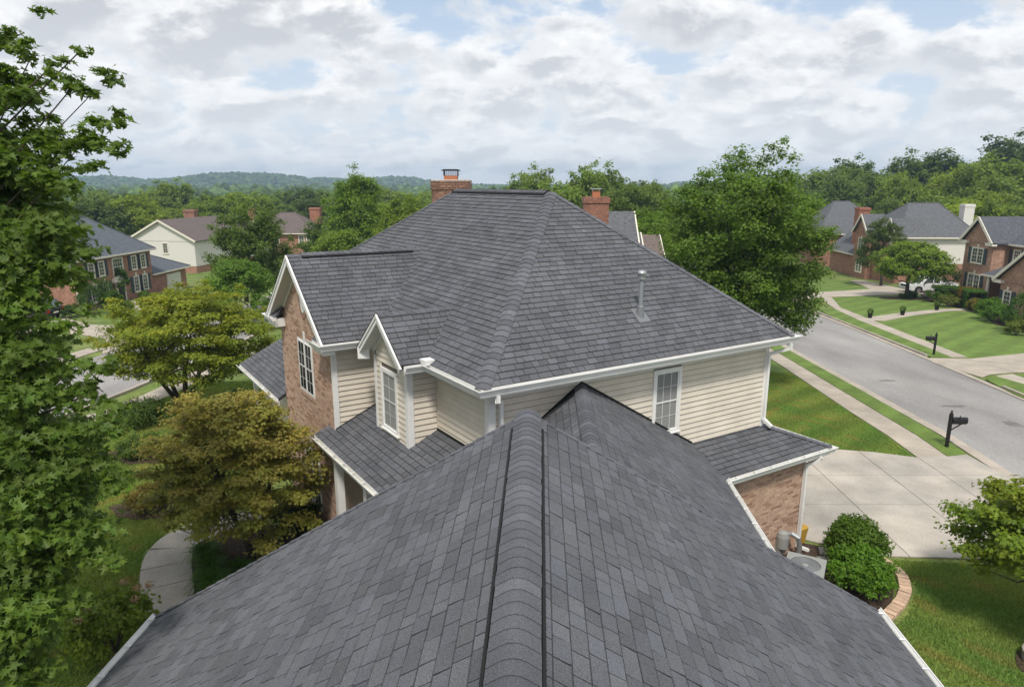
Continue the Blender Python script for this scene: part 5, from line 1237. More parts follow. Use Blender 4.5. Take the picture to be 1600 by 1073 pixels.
def crown_pts(seed, c, rad, ncl, per, clr, leaf, shape='round', flat=.7, up=.5, inner=.45, tonev=.18, tint=(1, 1, 1), tint2=None, cl_list=None, bottom=None, rand=.55, amp=.22, branches=0):
    rs = np.random.RandomState(seed); c = np.array(c, float); rad = np.array(rad, float)
    if branches and cl_list is None:
        i_ = np.arange(branches) + .5; ph = np.arccos(1 - 1.72 * i_ / branches); th = math.pi * (1 + 5 ** .5) * i_
        d = np.stack([np.cos(th) * np.sin(ph), np.sin(th) * np.sin(ph), np.cos(ph)], 1) + rs.normal(size=(branches, 3)) * .14; d /= np.linalg.norm(d, axis=1, keepdims=True)
        env = envelope(rs, c, rad, shape=shape, amp=amp * .5); ln = env(d) * rs.uniform(.80, 1.06, branches); m_ = max(2, int(ncl * .6) // branches); L2_ = []
        for b_ in range(branches):
            for j_ in range(m_):
                q_ = inner + (1 - inner) * ((j_ + rs.uniform(.2, 1)) / m_) ** .8; p_ = d[b_] * rad * ln[b_] * q_ + rs.normal(size=3) * rad * .085 * (1.25 - q_) + np.array([0, 0, .10 * rad[2] * q_ * q_])
                L2_.append((*(c + p_), clr * (1.25 - .5 * q_) * rs.uniform(.8, 1.2)))
        nf = ncl - len(L2_); e_ = rs.normal(size=(nf, 3)); e_ /= np.linalg.norm(e_, axis=1, keepdims=True); e_[:, 2] = np.where(e_[:, 2] < -.6, -e_[:, 2], e_[:, 2]); f_ = env(e_) * (inner + (.90 - inner) * rs.uniform(0, 1, nf) ** .6)
        for k_ in range(nf): L2_.append((*(c + e_[k_] * rad * f_[k_]), clr * rs.uniform(.8, 1.25)))
        cl_list = L2_
    if cl_list is None:
        d = rs.normal(size=(ncl, 3)); d /= np.linalg.norm(d, axis=1, keepdims=True); d[:, 2] = np.where(d[:, 2] < -.55, -d[:, 2], d[:, 2])
        env = envelope(rs, c, rad, shape=shape, amp=amp); rr = inner + (1 - inner) * rs.uniform(0, 1, ncl) ** .45
        cc_ = c + d * rad * (env(d) * rr)[:, None]; cr_ = clr * rs.uniform(.65, 1.3, ncl)
    else:
        cc_ = np.array([q[:3] for q in cl_list]); cr_ = np.array([q[3] for q in cl_list]); ncl = len(cc_)
        rr = rs.uniform(.6, 1, ncl)
    cnt = np.maximum(4, (per * (cr_ / clr) ** 2).astype(int)); idx = np.repeat(np.arange(ncl), cnt); n = len(idx)
    e = rs.normal(size=(n, 3)); e /= np.linalg.norm(e, axis=1, keepdims=True); e[:, 2] = np.where(rs.uniform(size=n) < .45, np.abs(e[:, 2]), e[:, 2])
    # twigs: leaves gather along a few directions in each clump
    tw = rs.normal(size=(ncl, 7, 3)); tw /= np.linalg.norm(tw, axis=2, keepdims=True); pick = tw[idx, rs.randint(0, 7, n)]
    e2 = e * .62 + pick * .62; q = rs.uniform(0, 1, n) ** .45
    pos = cc_[idx] + e2 * (cr_[idx] * q)[:, None] * np.array([1, 1, flat])
    out = pos - c; out /= np.linalg.norm(out, axis=1, keepdims=True) + 1e-9
    nrm = e * .55 + out * .35 + np.array([0, 0, up]) + rs.normal(size=(n, 3)) * rand
    ct = rs.uniform(1 - tonev, 1 + tonev, ncl)[idx] * rs.uniform(.82, 1.2, n)
    tone = np.stack([ct * rs.uniform(.9, 1.12, n), ct, ct * rs.uniform(.8, 1.2, n)], 1) * np.array(tint)
    if tint2 is not None:
        w = np.clip(rs.uniform(-.4, 1.2, ncl)[idx] * .7 + (pos[:, 2] - c[2]) / rad[2] * .5, 0, 1)[:, None]; tone = tone * (1 - w) + tone * w * np.array(tint2)
    size = leaf * rs.uniform(.7, 1.25, n)
    if bottom is not None: keep = pos[:, 2] > bottom; pos, nrm, size, tone = pos[keep], nrm[keep], size[keep], tone[keep]
    return rs, cc_, cr_, pos, nrm, size, tone
def limbs(mb, base, top, centers, rs, n, r0, r1=.02, sides=6, spread=.5):
    """trunk from base to top, then curved limbs out to clump centres"""
    base = np.array(base, float); top = np.array(top, float)
    tp = [base - Z3 * .25, base + (top - base) * .12, base + (top - base) * .5 + V(*rs.normal(size=3)) * r0 * .6, top]
    mb.tube(tp, [r0 * 1.45, r0 * 1.0, r0 * .82, r0 * .45], 10)
    sel = rs.permutation(len(centers))[:n]
    for i in sel:
        c = centers[i]; h = np.clip((c[2] - base[2]) / max(.1, top[2] - base[2]), .25, 1.0) * rs.uniform(.45, .95)
        s = base + (top - base) * max(.3, h); d = c - s; mid = s + d * .45 + Z3 * (-.06 * np.linalg.norm(d)) + V(*rs.normal(size=3)) * .05 * np.linalg.norm(d)
        r_ = r0 * rs.uniform(.22, .42); mb.tube([s, s + (mid - s) * .5 + V(*rs.normal(size=3)) * .02 * np.linalg.norm(d), mid, c], [r_, r_ * .8, r_ * .55, r_ * .2], sides)
def tree(name, label, cat, base, c, rad, ncl, per, clr, leaf, seed, color_, r0=.15, nl=24, top=None, group=None, lshape='oval', stems=1, **k):
    t = thing(name, label, cat, tuple(base), group)
    rs, cc_, cr_, pos, nrm, size, tone = crown_pts(seed, c, rad, ncl, per, clr, leaf, **k)
    mb = MB(); top = top if top is not None else (c[0], c[1], c[2] + rad[2] * .35)
    if stems == 1: limbs(mb, base, top, cc_, rs, nl, r0)
    else:
        for i in range(stems):
            a = 2 * math.pi * i / stems + .4; o = V(math.cos(a), math.sin(a), 0); limbs(mb, V(*base) + o * r0 * .9, V(*top) + o * rad[0] * .45 - Z3 * rad[2] * .2 * (i % 2), cc_, rs, nl // stems + 1, r0)
    mb.build('trunk', M['bark'], t)
    me = leafmesh('crown', pos, nrm, size, tone, lshape, rs, off=base); cr = link('crown', me, t); cr['kind'] = 'stuff'; color(cr, color_)
    return t
def ray_pt(px, py, d):
    """point at distance d along the optical axis, seen at photo pixel (px, py)"""
    u = (px - 800) / 1067.; v = (py - 536.5) / 1067.; return V(u * d, (math.cos(PITCH) - v * math.sin(PITCH)) * d, CAMZ - (v * math.cos(PITCH) + math.sin(PITCH)) * d)
def ground_at(px, py):
    z = 0.0
    for _ in range(50):
        r_ = ray_pt(px, py, 1.0) - V(0, 0, CAMZ); q = V(0, 0, CAMZ) + r_ * ((z - CAMZ) / r_[2]); z = .5 * z + .5 * gz(q[1])
    return q
GMID = (.80, 1.0, .62); GDK = (.50, .74, .55); GYEL = (1.45, 1.30, .55); GLT = (1.10, 1.32, .62); GBR = (1.05, 1.45, .5)
# --- the maple at the left edge: sprays placed along its right-hand boughs
rs_ = np.random.RandomState(4)
spr = []
def sprays(px, py, rx, ry, n, d0, d1, r0_=.30, r1_=.5):
    for _ in range(n):
        a = rs_.uniform(0, 2 * math.pi); q = rs_.uniform(0, 1) ** .5; p = ray_pt(px + rx * q * math.cos(a), py + ry * q * math.sin(a), rs_.uniform(d0, d1)); spr.append((*p, rs_.uniform(r0_, r1_)))
def bough(x0, y0, x1, y1, n, d0, d1, w=14, r0_=.22, r1_=.36):
    for i in range(n):
        t = (i + rs_.uniform(0, 1)) / n; p = ray_pt(x0 + (x1 - x0) * t + rs_.normal() * w * .5, y0 + (y1 - y0) * t + rs_.normal() * w, d0 + (d1 - d0) * t); spr.append((*p, rs_.uniform(r0_, r1_) * (1 - .35 * t)))
bough(-30, 150, 72, 28, 9, 10, 9.5, 10, .18, .30); bough(-20, 90, 40, 60, 5, 10, 9.8, 12); bough(-10, 230, 180, 110, 13, 10, 9.2, 16, .2, .36); bough(40, 130, 125, 85, 6, 9.8, 9.4, 8, .16, .26)
bough(-10, 260, 212, 190, 13, 9.8, 9.0, 12, .2, .34); bough(60, 210, 205, 238, 9, 9.6, 9.0, 10, .18, .3); bough(0, 250, 150, 258, 9, 9.6, 9.2, 12)
sprays(10, 200, 45, 90, 15, 9.2, 11); sprays(30, 310, 65, 60, 26, 9, 11); bough(40, 280, 125, 300, 7, 9.4, 9.0, 12)
sprays(35, 390, 70, 60, 34, 8.8, 11); bough(30, 400, 150, 398, 10, 9.4, 8.8, 16); bough(20, 412, 150, 432, 8, 9.4, 9, 9); sprays(5, 462, 34, 36, 14, 8.8, 10.5)
sprays(30, 560, 50, 60, 22, 8.6, 10.5); bough(10, 540, 128, 510, 8, 9.2, 8.8, 14); bough(20, 590, 185, 560, 9, 9.2, 8.6, 14); bough(10, 610, 180, 640, 11, 9.2, 8.6, 16); sprays(10, 640, 40, 50, 14, 8.6, 10)
sprays(60, 720, 90, 60, 44, 8.2, 10.2); bough(40, 690, 195, 680, 8, 9, 8.4, 16); bough(40, 760, 198, 750, 9, 9, 8.4, 18); sprays(60, 810, 95, 50, 40, 8.2, 10.2); bough(60, 840, 192, 862, 8, 8.8, 8.2, 14)
sprays(40, 890, 70, 45, 26, 8, 10); bough(20, 930, 120, 945, 6, 8.6, 8.2, 12); sprays(10, 1000, 45, 60, 18, 7.8, 9.4); bough(0, 1030, 82, 1052, 6, 8.4, 8, 12)
# the rest of the crown outside the frame keeps the tree whole
for k_ in range(230):
    q_ = spr[k_ * 7 % 400][:3]; t_ = rs_.uniform(.25, .85); p = V(-11.2, 9.6, 8.0) * (1 - t_) + V(*q_) * t_ + rs_.normal(size=3) * .25 + Z3 * .15; spr.append((*p, rs_.uniform(.32, .5)))
for _ in range(120):
    d_ = rs_.normal(size=3); d_ /= np.linalg.norm(d_); p = V(-11.2, 9.6, 7.8) + d_ * V(3.0, 3.2, 4.6) * rs_.uniform(.6, 1); spr.append((*p, rs_.uniform(.45, .7)))
t = thing('maple_tree', 'large green maple with star shaped leaves, its boughs filling the left edge of the photo', 'tree', (-11.4, 9.8, 0))
rs, cc_, cr_, pos, nrm, size, tone = crown_pts(5, (-10.5, 9.6, 7.0), (5, 4, 5), 0, 112, .36, .122, cl_list=spr, flat=.5, up=.75, rand=.55, tonev=.22)
mb = MB(); limbs(mb, (-11.4, 9.8, 0), (-11.2, 9.6, 10.6), cc_, rs, 80, .13, sides=5); mb.build('trunk', M['bark'], t)
camd = np.linalg.norm(pos - np.array([0, 0, CAMZ]), axis=1); inv = (pos[:, 0] / np.maximum(pos[:, 1], .1) > -.74) & (pos[:, 1] > 0); order = np.argsort(np.where(inv, camd, 99))
solo = order[:260]; rest = order[260:]
o = link('crown', leafmesh('crown', pos[rest], nrm[rest], size[rest], tone[rest], 'maple', rs, off=(-11.4, 9.8, 0)), t); o['kind'] = 'stuff'; color(o, (.68, .98, .54))
for i in solo:
    o = link('leaf', leafmesh('leaf', pos[i:i + 1], nrm[i:i + 1], size[i:i + 1], tone[i:i + 1], 'maple', rs, off=(-11.4, 9.8, 0)), t); color(o, (.68, .98, .54))
# --- garden trees
b = ground_at(288, 637)
tree('dogwood_tree', 'spreading yellow green multi stemmed tree on the left lawn, behind the bronze maple', 'tree', b, (-14.1, 29.0, 2.6), (3.45, 3.2, 2.65), 330, 190, .60, .135, 21, (1.30, 1.48, .50), .10, 26, stems=5, shape='flat', flat=.42, up=.8, inner=.45, lshape='spray', amp=.2, top=(-14.6, 29.0, 3.3), tint2=(1.3, 1.1, .9), branches=52)
tree('japanese_maple', 'bronze and olive japanese maple in front of the brick gable beside the curved path', 'tree', (-6.75, 16.15, 0), (-7.0, 16.1, 2.35), (2.4, 2.0, 2.15), 340, 210, .42, .095, 22, (1.75, 1.60, 1.15), .07, 26, stems=3, shape='round', flat=.36, up=.95, inner=.35, lshape='spray', amp=.22, top=(-7.1, 16.2, 3.2), tint2=(1.35, 1.12, 1.5), rand=.4, branches=56)
tree('maple_tree', 'large dark green tree at the street corner right of the main roof', 'tree', (11.6, 33.6, gz(33.6)), (11.35, 33.2, 4.95), (4.1, 4.0, 4.9), 680, 175, .74, .155, 23, (.76, 1.14, .52), .24, 46, shape='egg', flat=.6, up=.75, inner=.30, lshape='spray', amp=.34, branches=54, top=(11.4, 33.4, 7.2), tonev=.25)
tree('dogwood_tree', 'light green tree with drooping layered leaves at the lower right edge', 'tree', (12.0, 13.4, 0), (11.6, 13.2, 2.1), (1.95, 1.8, 1.5), 150, 180, .46, .125, 24, (1.0, 1.35, .42), .08, 20, stems=2, shape='flat', flat=.38, up=.85, inner=.4, lshape='spray', amp=.2, top=(11.6, 13.2, 2.8), tint2=(1.3, 1.05, .9), branches=30)
b = V(41.5, 71.2, gz(71.2))
tree('small_tree', 'small round bright green tree with a short trunk on the lawn across the street', 'tree', b, (41.9, 71.2, 1.15), (4.0, 3.4, 2.5), 160, 150, .80, .24, 25, (1.15, 1.5, .48), .2, 16, shape='flat', flat=.5, inner=.4, lshape='spray', amp=.2, branches=36, up=.7)
tree('evergreen_tree', 'thin dark grey green tree in front of the small gables, behind the bright green tree', 'tree', (46.0, 84.5, gz(84.5)), (45.6, 84.5, 1.6), (2.4, 2.0, 3.4), 100, 120, .7, .22, 26, (.55, .72, .55), .15, 12, shape='egg', inner=.3, amp=.3)
tree('round_tree', 'broad dark green tree left of the brown roofed house in the middle distance', 'tree', ground_at(385, 470), (-22.4, 58.5, 2.8), (3.5, 3.0, 4.4), 200, 170, .85, .21, 27, (.74, 1.02, .58), .2, 18, shape='egg', inner=.4, lshape='spray', amp=.2, branches=36, up=.7)
tree('pointed_tree', 'fresh green pointed tree standing in front of the broad dark green tree', 'tree', ground_at(368, 478), (-20.6, 51.2, 1.7), (2.3, 2.0, 3.3), 130, 170, .65, .18, 28, (.78, 1.25, .5), .14, 14, shape='cone', inner=.35, lshape='spray', amp=.2)
tree('poplar_tree', 'tall bright green poplar with two rounded tops, left of the brick chimney', 'tree', (-17.6, 80, gz(80)), (-17.9, 80, 4.2), (3.3, 3.0, 6.3), 210, 150, 1.05, .27, 29, (1.0, 1.45, .5), .22, 16, shape='egg', inner=.4, lshape='spray', amp=.3, branches=36, up=.7)
tree('poplar_tree', 'lower yellow green tree between the poplar and the brick chimney', 'tree', (-12.0, 76, gz(76)), (-12.2, 76, 2.6), (3.2, 3.0, 4.9), 170, 150, 1.0, .26, 30, (1.15, 1.45, .5), .2, 14, shape='egg', inner=.4, lshape='spray', amp=.3, branches=36, up=.7)
tree('round_tree', 'yellow green leafy tree below the tall poplar, above the front gable', 'tree', (-17.5, 70, gz(70)), (-17.5, 70, 1.5), (3.3, 3.0, 3.6), 150, 150, .9, .25, 31, (1.05, 1.42, .48), .2, 14, shape='egg', inner=.4, lshape='spray', amp=.3, branches=36, up=.7)
tree('round_tree', 'dark green tree below left of the poplars, beside the brown roof', 'tree', (-23.4, 84, gz(84)), (-23.4, 84, 1.4), (2.7, 2.6, 3.6), 110, 150, .9, .26, 32, (.66, .95, .5), .2, 12, shape='egg', inner=.4, lshape='spray', amp=.25, branches=36, up=.7)
tree('round_tree', 'bright lime green tree between the grey and brown roofs behind the house', 'tree', (14.6, 74, gz(74)), (14.6, 74, 2.8), (2.9, 2.6, 3.6), 140, 150, .8, .24, 33, (1.1, 1.6, .45), .2, 14, shape='egg', inner=.4, lshape='spray', amp=.25, branches=36, up=.7)
tree('willow_tree', 'pale grey green bushy tree rising behind the lime green tree', 'tree', (17.5, 96, gz(96)), (17.5, 96, 3.4), (5.6, 4.5, 5.2), 190, 150, 1.3, .32, 34, (.85, 1.12, .72), .2, 14, shape='egg', inner=.4, amp=.2, up=.2)
# --- shrubs
def shrub(label, base, r_, h, seed, col_, leaf=.06, per=110, ncl=60, shape='round', group=None, name='shrub', fill=True, lshape='oval', flat=.9, tint2=None):
    base = V(*base) if len(base) == 3 else V(base[0], base[1], gz(base[1]) + .03)
    t = thing(name, label, 'shrub', tuple(base), group); c = base + Z3 * h * .52
    rs, cc_, cr_, pos, nrm, size, tone = crown_pts(seed, c, (r_ * .86, r_ * .86, h * .46), ncl, per, r_ * .26, leaf, shape=shape, inner=.25, flat=flat, amp=.12, tonev=.12, up=.35, tint2=tint2)
    mb = MB()
    for i in range(5): a = i * 1.26; mb.tube([base - Z3 * .05, base + V(math.cos(a) * r_ * .3, math.sin(a) * r_ * .3, h * .45)], [.03, .015], 5)
    mb.build('stem', M['bark'], t)
    o = link('foliage', leafmesh('foliage', pos, nrm, size, tone, lshape, rs, off=base), t); o['kind'] = 'stuff'; color(o, col_); return t
shrub('rear of two glossy green bushes beside the driveway, the one touching the concrete', (8.73, 15.70), .80, 1.15, 41, (.62, 1.0, .32), .085, 150, 110)
shrub('front of two glossy green bushes, nearer the wing roof and the brick edging', (8.25, 14.6), .86, 1.05, 42, (.75, 1.38, .36), .085, 150, 110)
shrub('shaggy green bush with pinkish flower heads at the lower left beside the wing gutter', (-8.35, 12.5), .95, 1.2, 43, (1.1, 1.35, .55), .10, 110, 60, lshape='spray')
pt_ = thing('hydrangea_flowers', 'pinkish flower heads on the shaggy bush at the lower left', 'flowers', (-8.4, 12.6, 1.1))
q_ = random.Random(12)
for k in range(8):
    a = q_.uniform(0, 6.28); r_ = q_.uniform(.3, .95); c_ = np.array([-8.4 + r_ * math.cos(a), 12.6 + r_ * math.sin(a), 1.35 - r_ * .35]); nq = 60; e = np.random.RandomState(k).normal(size=(nq, 3)); e /= np.linalg.norm(e, axis=1, keepdims=True)
    rsq = np.random.RandomState(k); me = leafmesh('flower_head', c_ + e * .10 * np.array([1, 1, .7]), e, np.full(nq, .05), np.ones((nq, 3)) * rsq.uniform(.8, 1.2, (nq, 1)), 'oval', rsq, off=(-8.4, 12.6, 1.1)); me.materials.clear(); me.materials.append(M['petal']); o = link('flower_head', me, pt_); o['kind'] = 'stuff'
shrub('low dark mound of shrub on the round bed left of the bronze maple', (-15.4, 26.6), 1.25, .75, 44, (.55, .8, .5), .09, 120, 60)
shrub('small dark shrub on the bed where the bronze maple meets the lawn', (-13.3, 23.1), .9, .6, 45, (.6, .85, .5), .09, 100, 40)
shrub('low pink tipped shrub at the near edge of the lawn bed by the path', (-10.9, 19.0), .8, .7, 46, (.9, .9, .7), .08, 100, 40, tint2=(1.9, 1.1, 1.2))
shrub('dark evergreen under the bronze maple against the porch', (-4.6, 14.4), .9, .9, 47, (.4, .6, .4), .09, 100, 50); shrub('dark evergreen shrub at the foot of the brick gable', (-5.9, 17.2), .8, 1.0, 48, (.4, .6, .4), .09, 100, 50)
shrub('dark shrub behind the low roof corner, under the yellow green tree', (-10.7, 25.2), 1.2, 1.7, 49, (.42, .62, .4), .1, 110, 60)
for i, (px_, py_, r_, h, c_, lb, sh) in enumerate([
    (150, 491, 1.75, 3.2, (.42, .72, .42), 'large dark round bush at the near corner of the left brick house', 'round'), (195, 470, .95, 4.2, (.45, .85, .35), 'tall narrow cone shaped evergreen beside the front door of the left house', 'cone'),
    (166, 482, .7, 1.3, (.5, .85, .42), 'first clipped ball bush right of the large dark round bush', 'round'), (176, 479, .85, 1.5, (.55, .95, .42), 'second clipped ball bush before the left house', 'round'), (184, 477, .7, 1.1, (.6, .95, .42), 'third clipped ball bush, next to the cone evergreen', 'round'),
    (220, 463, .8, 1.7, (.45, .75, .4), 'small pointed dark bush under the right front window of the left house', 'cone'), (226, 470, .7, .9, (.7, 1.1, .45), 'low light green bush right of the brick steps', 'round'), (250, 452, 2.4, 2.2, (.45, .75, .42), 'wide dark hedge bush before the left garage', 'round'),
    (72, 478, 1.0, 1.6, (.6, .85, .6), 'grey green bush against the left brick side wall behind the black car', 'round'), (110, 497, .8, 1.0, (.4, .65, .4), 'dark low bush right of the black car', 'round'), (122, 494, .9, 1.1, (.95, 1.1, .7), 'pale variegated bush by the white downspout of the left house', 'round'),
    (196, 484, .9, .7, (.9, 1.2, .45), 'low yellow green bush at the bend of the left front walk', 'round')]):
    g_ = ground_at(px_, py_); shrub(lb, g_, r_, h, 60 + i, c_, .14, 90, 45, sh, 'shrubs round the left brick house')
for i, (px_, py_, r_, h, c_, lb) in enumerate([
    (1484, 463, 1.9, 3.3, (.45, .78, .4), 'large dark round bush between the pickup and the brick porch house'), (1465, 472, 1.15, 1.7, (.5, .88, .4), 'round clipped bush on the lawn edge below the large dark bush'),
    (1509, 474, 1.0, 1.0, (.95, .95, .6), 'sandy coloured low bush in front of the long hedge'), (1481, 479, 1.1, .9, (1.0, 1.05, .75), 'pale grassy bush at the end of the front walk'), (1516, 478, 1.45, 1.7, (1.5, .85, .6), 'orange brown bush between the two dark hedges'),
    (1525, 487, .95, 1.1, (1.4, 1.1, .6), 'small golden bush at the corner of the front walk'), (1538, 491, .9, 1.2, (.65, 1.15, .4), 'first ball bush along the far lawn bed'), (1545, 500, 1.35, 1.7, (.68, 1.2, .4), 'biggest ball bush along the far lawn bed'), (1565, 505, 1.2, 1.35, (.6, 1.1, .4), 'third ball bush in front of the brick wing'),
    (1582, 510, .8, 1.0, (.75, 1.0, .5), 'small bush left of the dark bush at the right edge'), (1598, 520, 1.6, 3.0, (.4, .75, .4), 'tall dark bush at the right edge under the wing window'), (1588, 524, .8, 1.0, (1.0, 1.15, .6), 'yellowish bush at the foot of the tall dark bush'),
    (1335, 424, 1.6, 2.0, (.42, .72, .4), 'dark bush beneath the left gable windows of the far house'), (1350, 427, 1.5, 1.8, (.42, .72, .4), 'dark bush right of the one beneath the far gable'), (1380, 431, 1.7, 1.0, (.5, .72, .45), 'low dark bush by the curve of the far drive'), (1400, 432, 1.7, 1.1, (.5, .72, .45), 'low dark bush behind the small bright tree'),
    (1412, 467, .5, .5, (.5, .8, .4), 'tiny bush left of the small tree trunk'), (1424, 466, .6, .6, (.5, .8, .4), 'tiny bush right of the small tree trunk')]):
    g_ = ground_at(px_, py_); shrub(lb, g_, r_, h, 80 + i, c_, .14, 90, 45, 'round', 'shrubs round the far right houses')
# plants in the planters of the far front walk
for t_ in [o for o in C.objects if o.name.startswith('planter') and o.type == 'EMPTY']:
    b_ = V(*t_.location) + Z3 * .4; rs = np.random.RandomState(5); e = rs.normal(size=(260, 3)); e /= np.linalg.norm(e, axis=1, keepdims=True)
    o = link('plant', leafmesh('plant', b_ + Z3 * .22 + e * .24, e, np.full(260, .11), np.ones((260, 3)), 'oval', rs, off=tuple(t_.location)), t_); o['kind'] = 'stuff'; color(o, (.5, .8, .4))
# clipped hedges
def hedge(label, p0, p1, w, h, seed):
    p0, p1 = V(*p0), V(*p1); L_ = np.linalg.norm(p1 - p0); d = unit(p1 - p0); n2 = V(d[1], -d[0]); rs = np.random.RandomState(seed); n = 7000; u = rs.uniform(0, L_, n); a = rs.uniform(-1, 1, n); z = rs.uniform(0, 1, n); side = rs.uniform(size=n)
    off_ = np.where(side < .45, a * w / 2, np.sign(a) * w / 2 * rs.uniform(.85, 1.03, n)); zz_ = np.where(side < .45, h * rs.uniform(.92, 1.03, n), z * h)
    pos = np.stack([p0[0] + d[0] * u + n2[0] * off_, p0[1] + d[1] * u + n2[1] * off_, zz_], 1); pos[:, 2] += np.array([gz(y) for y in pos[:, 1]]); nrm = np.stack([n2[0] * off_, n2[1] * off_, (zz_ > h * .9) * 1.5], 1) + rs.normal(size=(n, 3)) * .4
    t = thing('hedge', label, 'hedge', (p0[0], p0[1], gz(p0[1]))); me = leafmesh('foliage', pos, nrm, .15 * rs.uniform(.7, 1.2, n), rs.uniform(.8, 1.2, (n, 1)) * np.ones((n, 3)), 'oval', rs, off=(p0[0], p0[1], gz(p0[1]))); o = link('foliage', me, t); o['kind'] = 'stuff'; color(o, (.42, .85, .32))
    mb = MB(); mb.box(V(p0[0], p0[1], gz(p0[1]) - .2) - V(*n2, 0) * w * .3, V(*(p1 - p0), gz(p1[1]) - gz(p0[1])), V(*n2, 0) * w * .6, Z3 * h * .8); mb.build('branches', M['dark'], t)  # solid near-black box: shade inside the hedge put into its colour
hedge('long clipped dark hedge left of the porch column', (44.6, 69.8), (44.4, 65.6), 1.6, 1.5, 1); hedge('clipped dark hedge between the porch and the front wing', (43.9, 64.6), (42.3, 61.4), 1.5, 1.7, 2)
# strap-leaved clumps beside the curved path
def tuft(label, x, y, r_, h, n, seed, col_):
    rs = np.random.RandomState(seed); t = thing('ornamental_grass', label, 'ornamental grass', (x, y, .05), 'strap leaved clumps beside the curved path'); mb = MB()
    for i in range(n):
        a = rs.uniform(0, 6.28); r1 = rs.uniform(.3, 1) * r_; o = V(math.cos(a), math.sin(a), 0); s_ = V(-o[1], o[0], 0); w = .009; hh = h * rs.uniform(.7, 1.1); b0 = V(x, y, .05) + o * rs.uniform(0, .12); k = rs.uniform(.7, 1.25); P_ = [b0, b0 + o * r1 * .35 + Z3 * hh * .75, b0 + o * r1 * .75 + Z3 * hh * .85, b0 + o * r1 * 1.1 + Z3 * hh * .45]
        for j, ww in ((0, 1.2), (1, 1.2), (2, .8)): mb.face([P_[j] - s_ * w * ww, P_[j] + s_ * w * ww, P_[j + 1] + s_ * w * ww * .7, P_[j + 1] - s_ * w * ww * .7], (k * .9, k, k))
    o = mb.build('blades', M['leaf'], t, kind='stuff'); color(o, col_)
for i, (x, y, lb) in enumerate([(-7.9, 15.9, 'strap leaved clump nearest the top of the curved path'), (-7.45, 15.2, 'second strap leaved clump along the curved path'), (-7.15, 14.6, 'third strap leaved clump along the curved path'), (-6.8, 14.1, 'strap leaved clump nearest the wing gutter'), (-6.7, 15.1, 'strap leaved clump behind the row, near the maple trunk'), (-6.3, 14.5, 'rearmost strap leaved clump near the wing eave')]): tuft(lb, x, y, .55, .5, 260, 200 + i, (.62, 1.1, .42))
# --- lawn grass near the camera (uncountable)
def grass(polys, n, seed, h=.055, label='short lawn grass on the near lawns'):
    rs = np.random.RandomState(seed); P_ = []
    for poly, k in polys:
        xs = [p[0] for p in poly]; ys = [p[1] for p in poly]; m_ = 0
        while m_ < k:
            q = rs.uniform([min(xs), min(ys)], [max(xs), max(ys)], (k, 2)); 
            x, y = q[:, 0], q[:, 1]; ins = np.zeros(k, bool); N_ = len(poly)
            for i in range(N_):
                x1, y1 = poly[i]; x2, y2 = poly[(i + 1) % N_]
                with np.errstate(divide='ignore', invalid='ignore'): c_ = ((y1 > y) != (y2 > y)) & (x < (x2 - x1) * (y - y1) / (y2 - y1 + 1e-12) + x1)
                ins ^= c_
            q = q[ins]; P_.append(q); m_ += len(q) + 1
    q = np.concatenate(P_); n = len(q); z = -0.05 * (np.clip(q[:, 1], 25, 100) - 25); a = rs.uniform(0, 6.28, n); w = .016 * rs.uniform(.6, 1.3, n); hh = h * rs.uniform(.6, 1.4, n); ln = rs.normal(size=(n, 2)) * .03 + np.array([.012, .01])
    v = np.zeros((n, 3, 3)); v[:, 0, :2] = q + np.stack([np.cos(a) * w, np.sin(a) * w], 1); v[:, 1, :2] = q - np.stack([np.cos(a) * w, np.sin(a) * w], 1); v[:, 2, :2] = q + ln; v[:, 0, 2] = v[:, 1, 2] = z; v[:, 2, 2] = z + hh
    pt = .5 + .5 * np.sin(q[:, 0] * 1.3 + np.sin(q[:, 1] * .9) * 2) * np.sin(q[:, 1] * 1.1 + np.sin(q[:, 0] * .7) * 2)
    p2 = np.sin(q[:, 0] * 2.9 + 1.3 * np.sin(q[:, 1] * 2.1)) * np.sin(q[:, 1] * 2.3 + 1.7 * np.sin(q[:, 0] * 1.9 + 1)); dry = np.clip((p2 - .55) * 3, 0, 1) * rs.uniform(.3, 1, n)
    tn = (.68 + .55 * rs.uniform(size=n))[:, None] * np.stack([.75 + .5 * pt + .45 * dry, .90 + .14 * pt - .04 * dry, .8 + .3 * pt + .2 * dry], 1)
    sw_ = np.sin((q[:, 0] * math.cos(R(48)) - q[:, 1] * math.sin(R(48))) * math.pi / .85); tn = tn * np.where((q[:, 1] > 22.5) & (q[:, 0] > 0), 1 + .09 * np.clip(sw_ * 2, -1, 1), 1)[:, None]
    me = fast_mesh('grass', v.reshape(-1, 3), np.arange(3 * n), np.full(n, 3), tn, M['blade']); o = link('grass', me); o['kind'] = 'stuff'; o['label'] = label; o['category'] = 'grass'
grass([([(5.6, 8), (5.6, 11.9), (7.6, 12.6), (9.0, 13.7), (9.85, 14.8), (9.95, 16.05), (16.4, 15.35), (17.5, 8)], 120000), ([(-16.9, 8), (-16.9, 22), (-9.4, 20.5), (-9.7, 17.7), (-9.85, 16.5), (-9.2, 14.9), (-8.2, 13), (-7.4, 11), (-6.5, 8)], 130000), ([(-17.3, 22), (-16.5, 34), (-9, 34), (-8.0, 21), (-10, 20.5)], 70000), ([(7.4, 24.7), (11.8, 23.75), (13.2, 23.45), (14.4, 22.95), (14.7, 28), (15.2, 36), (9, 36)], 90000)], 0, 3)
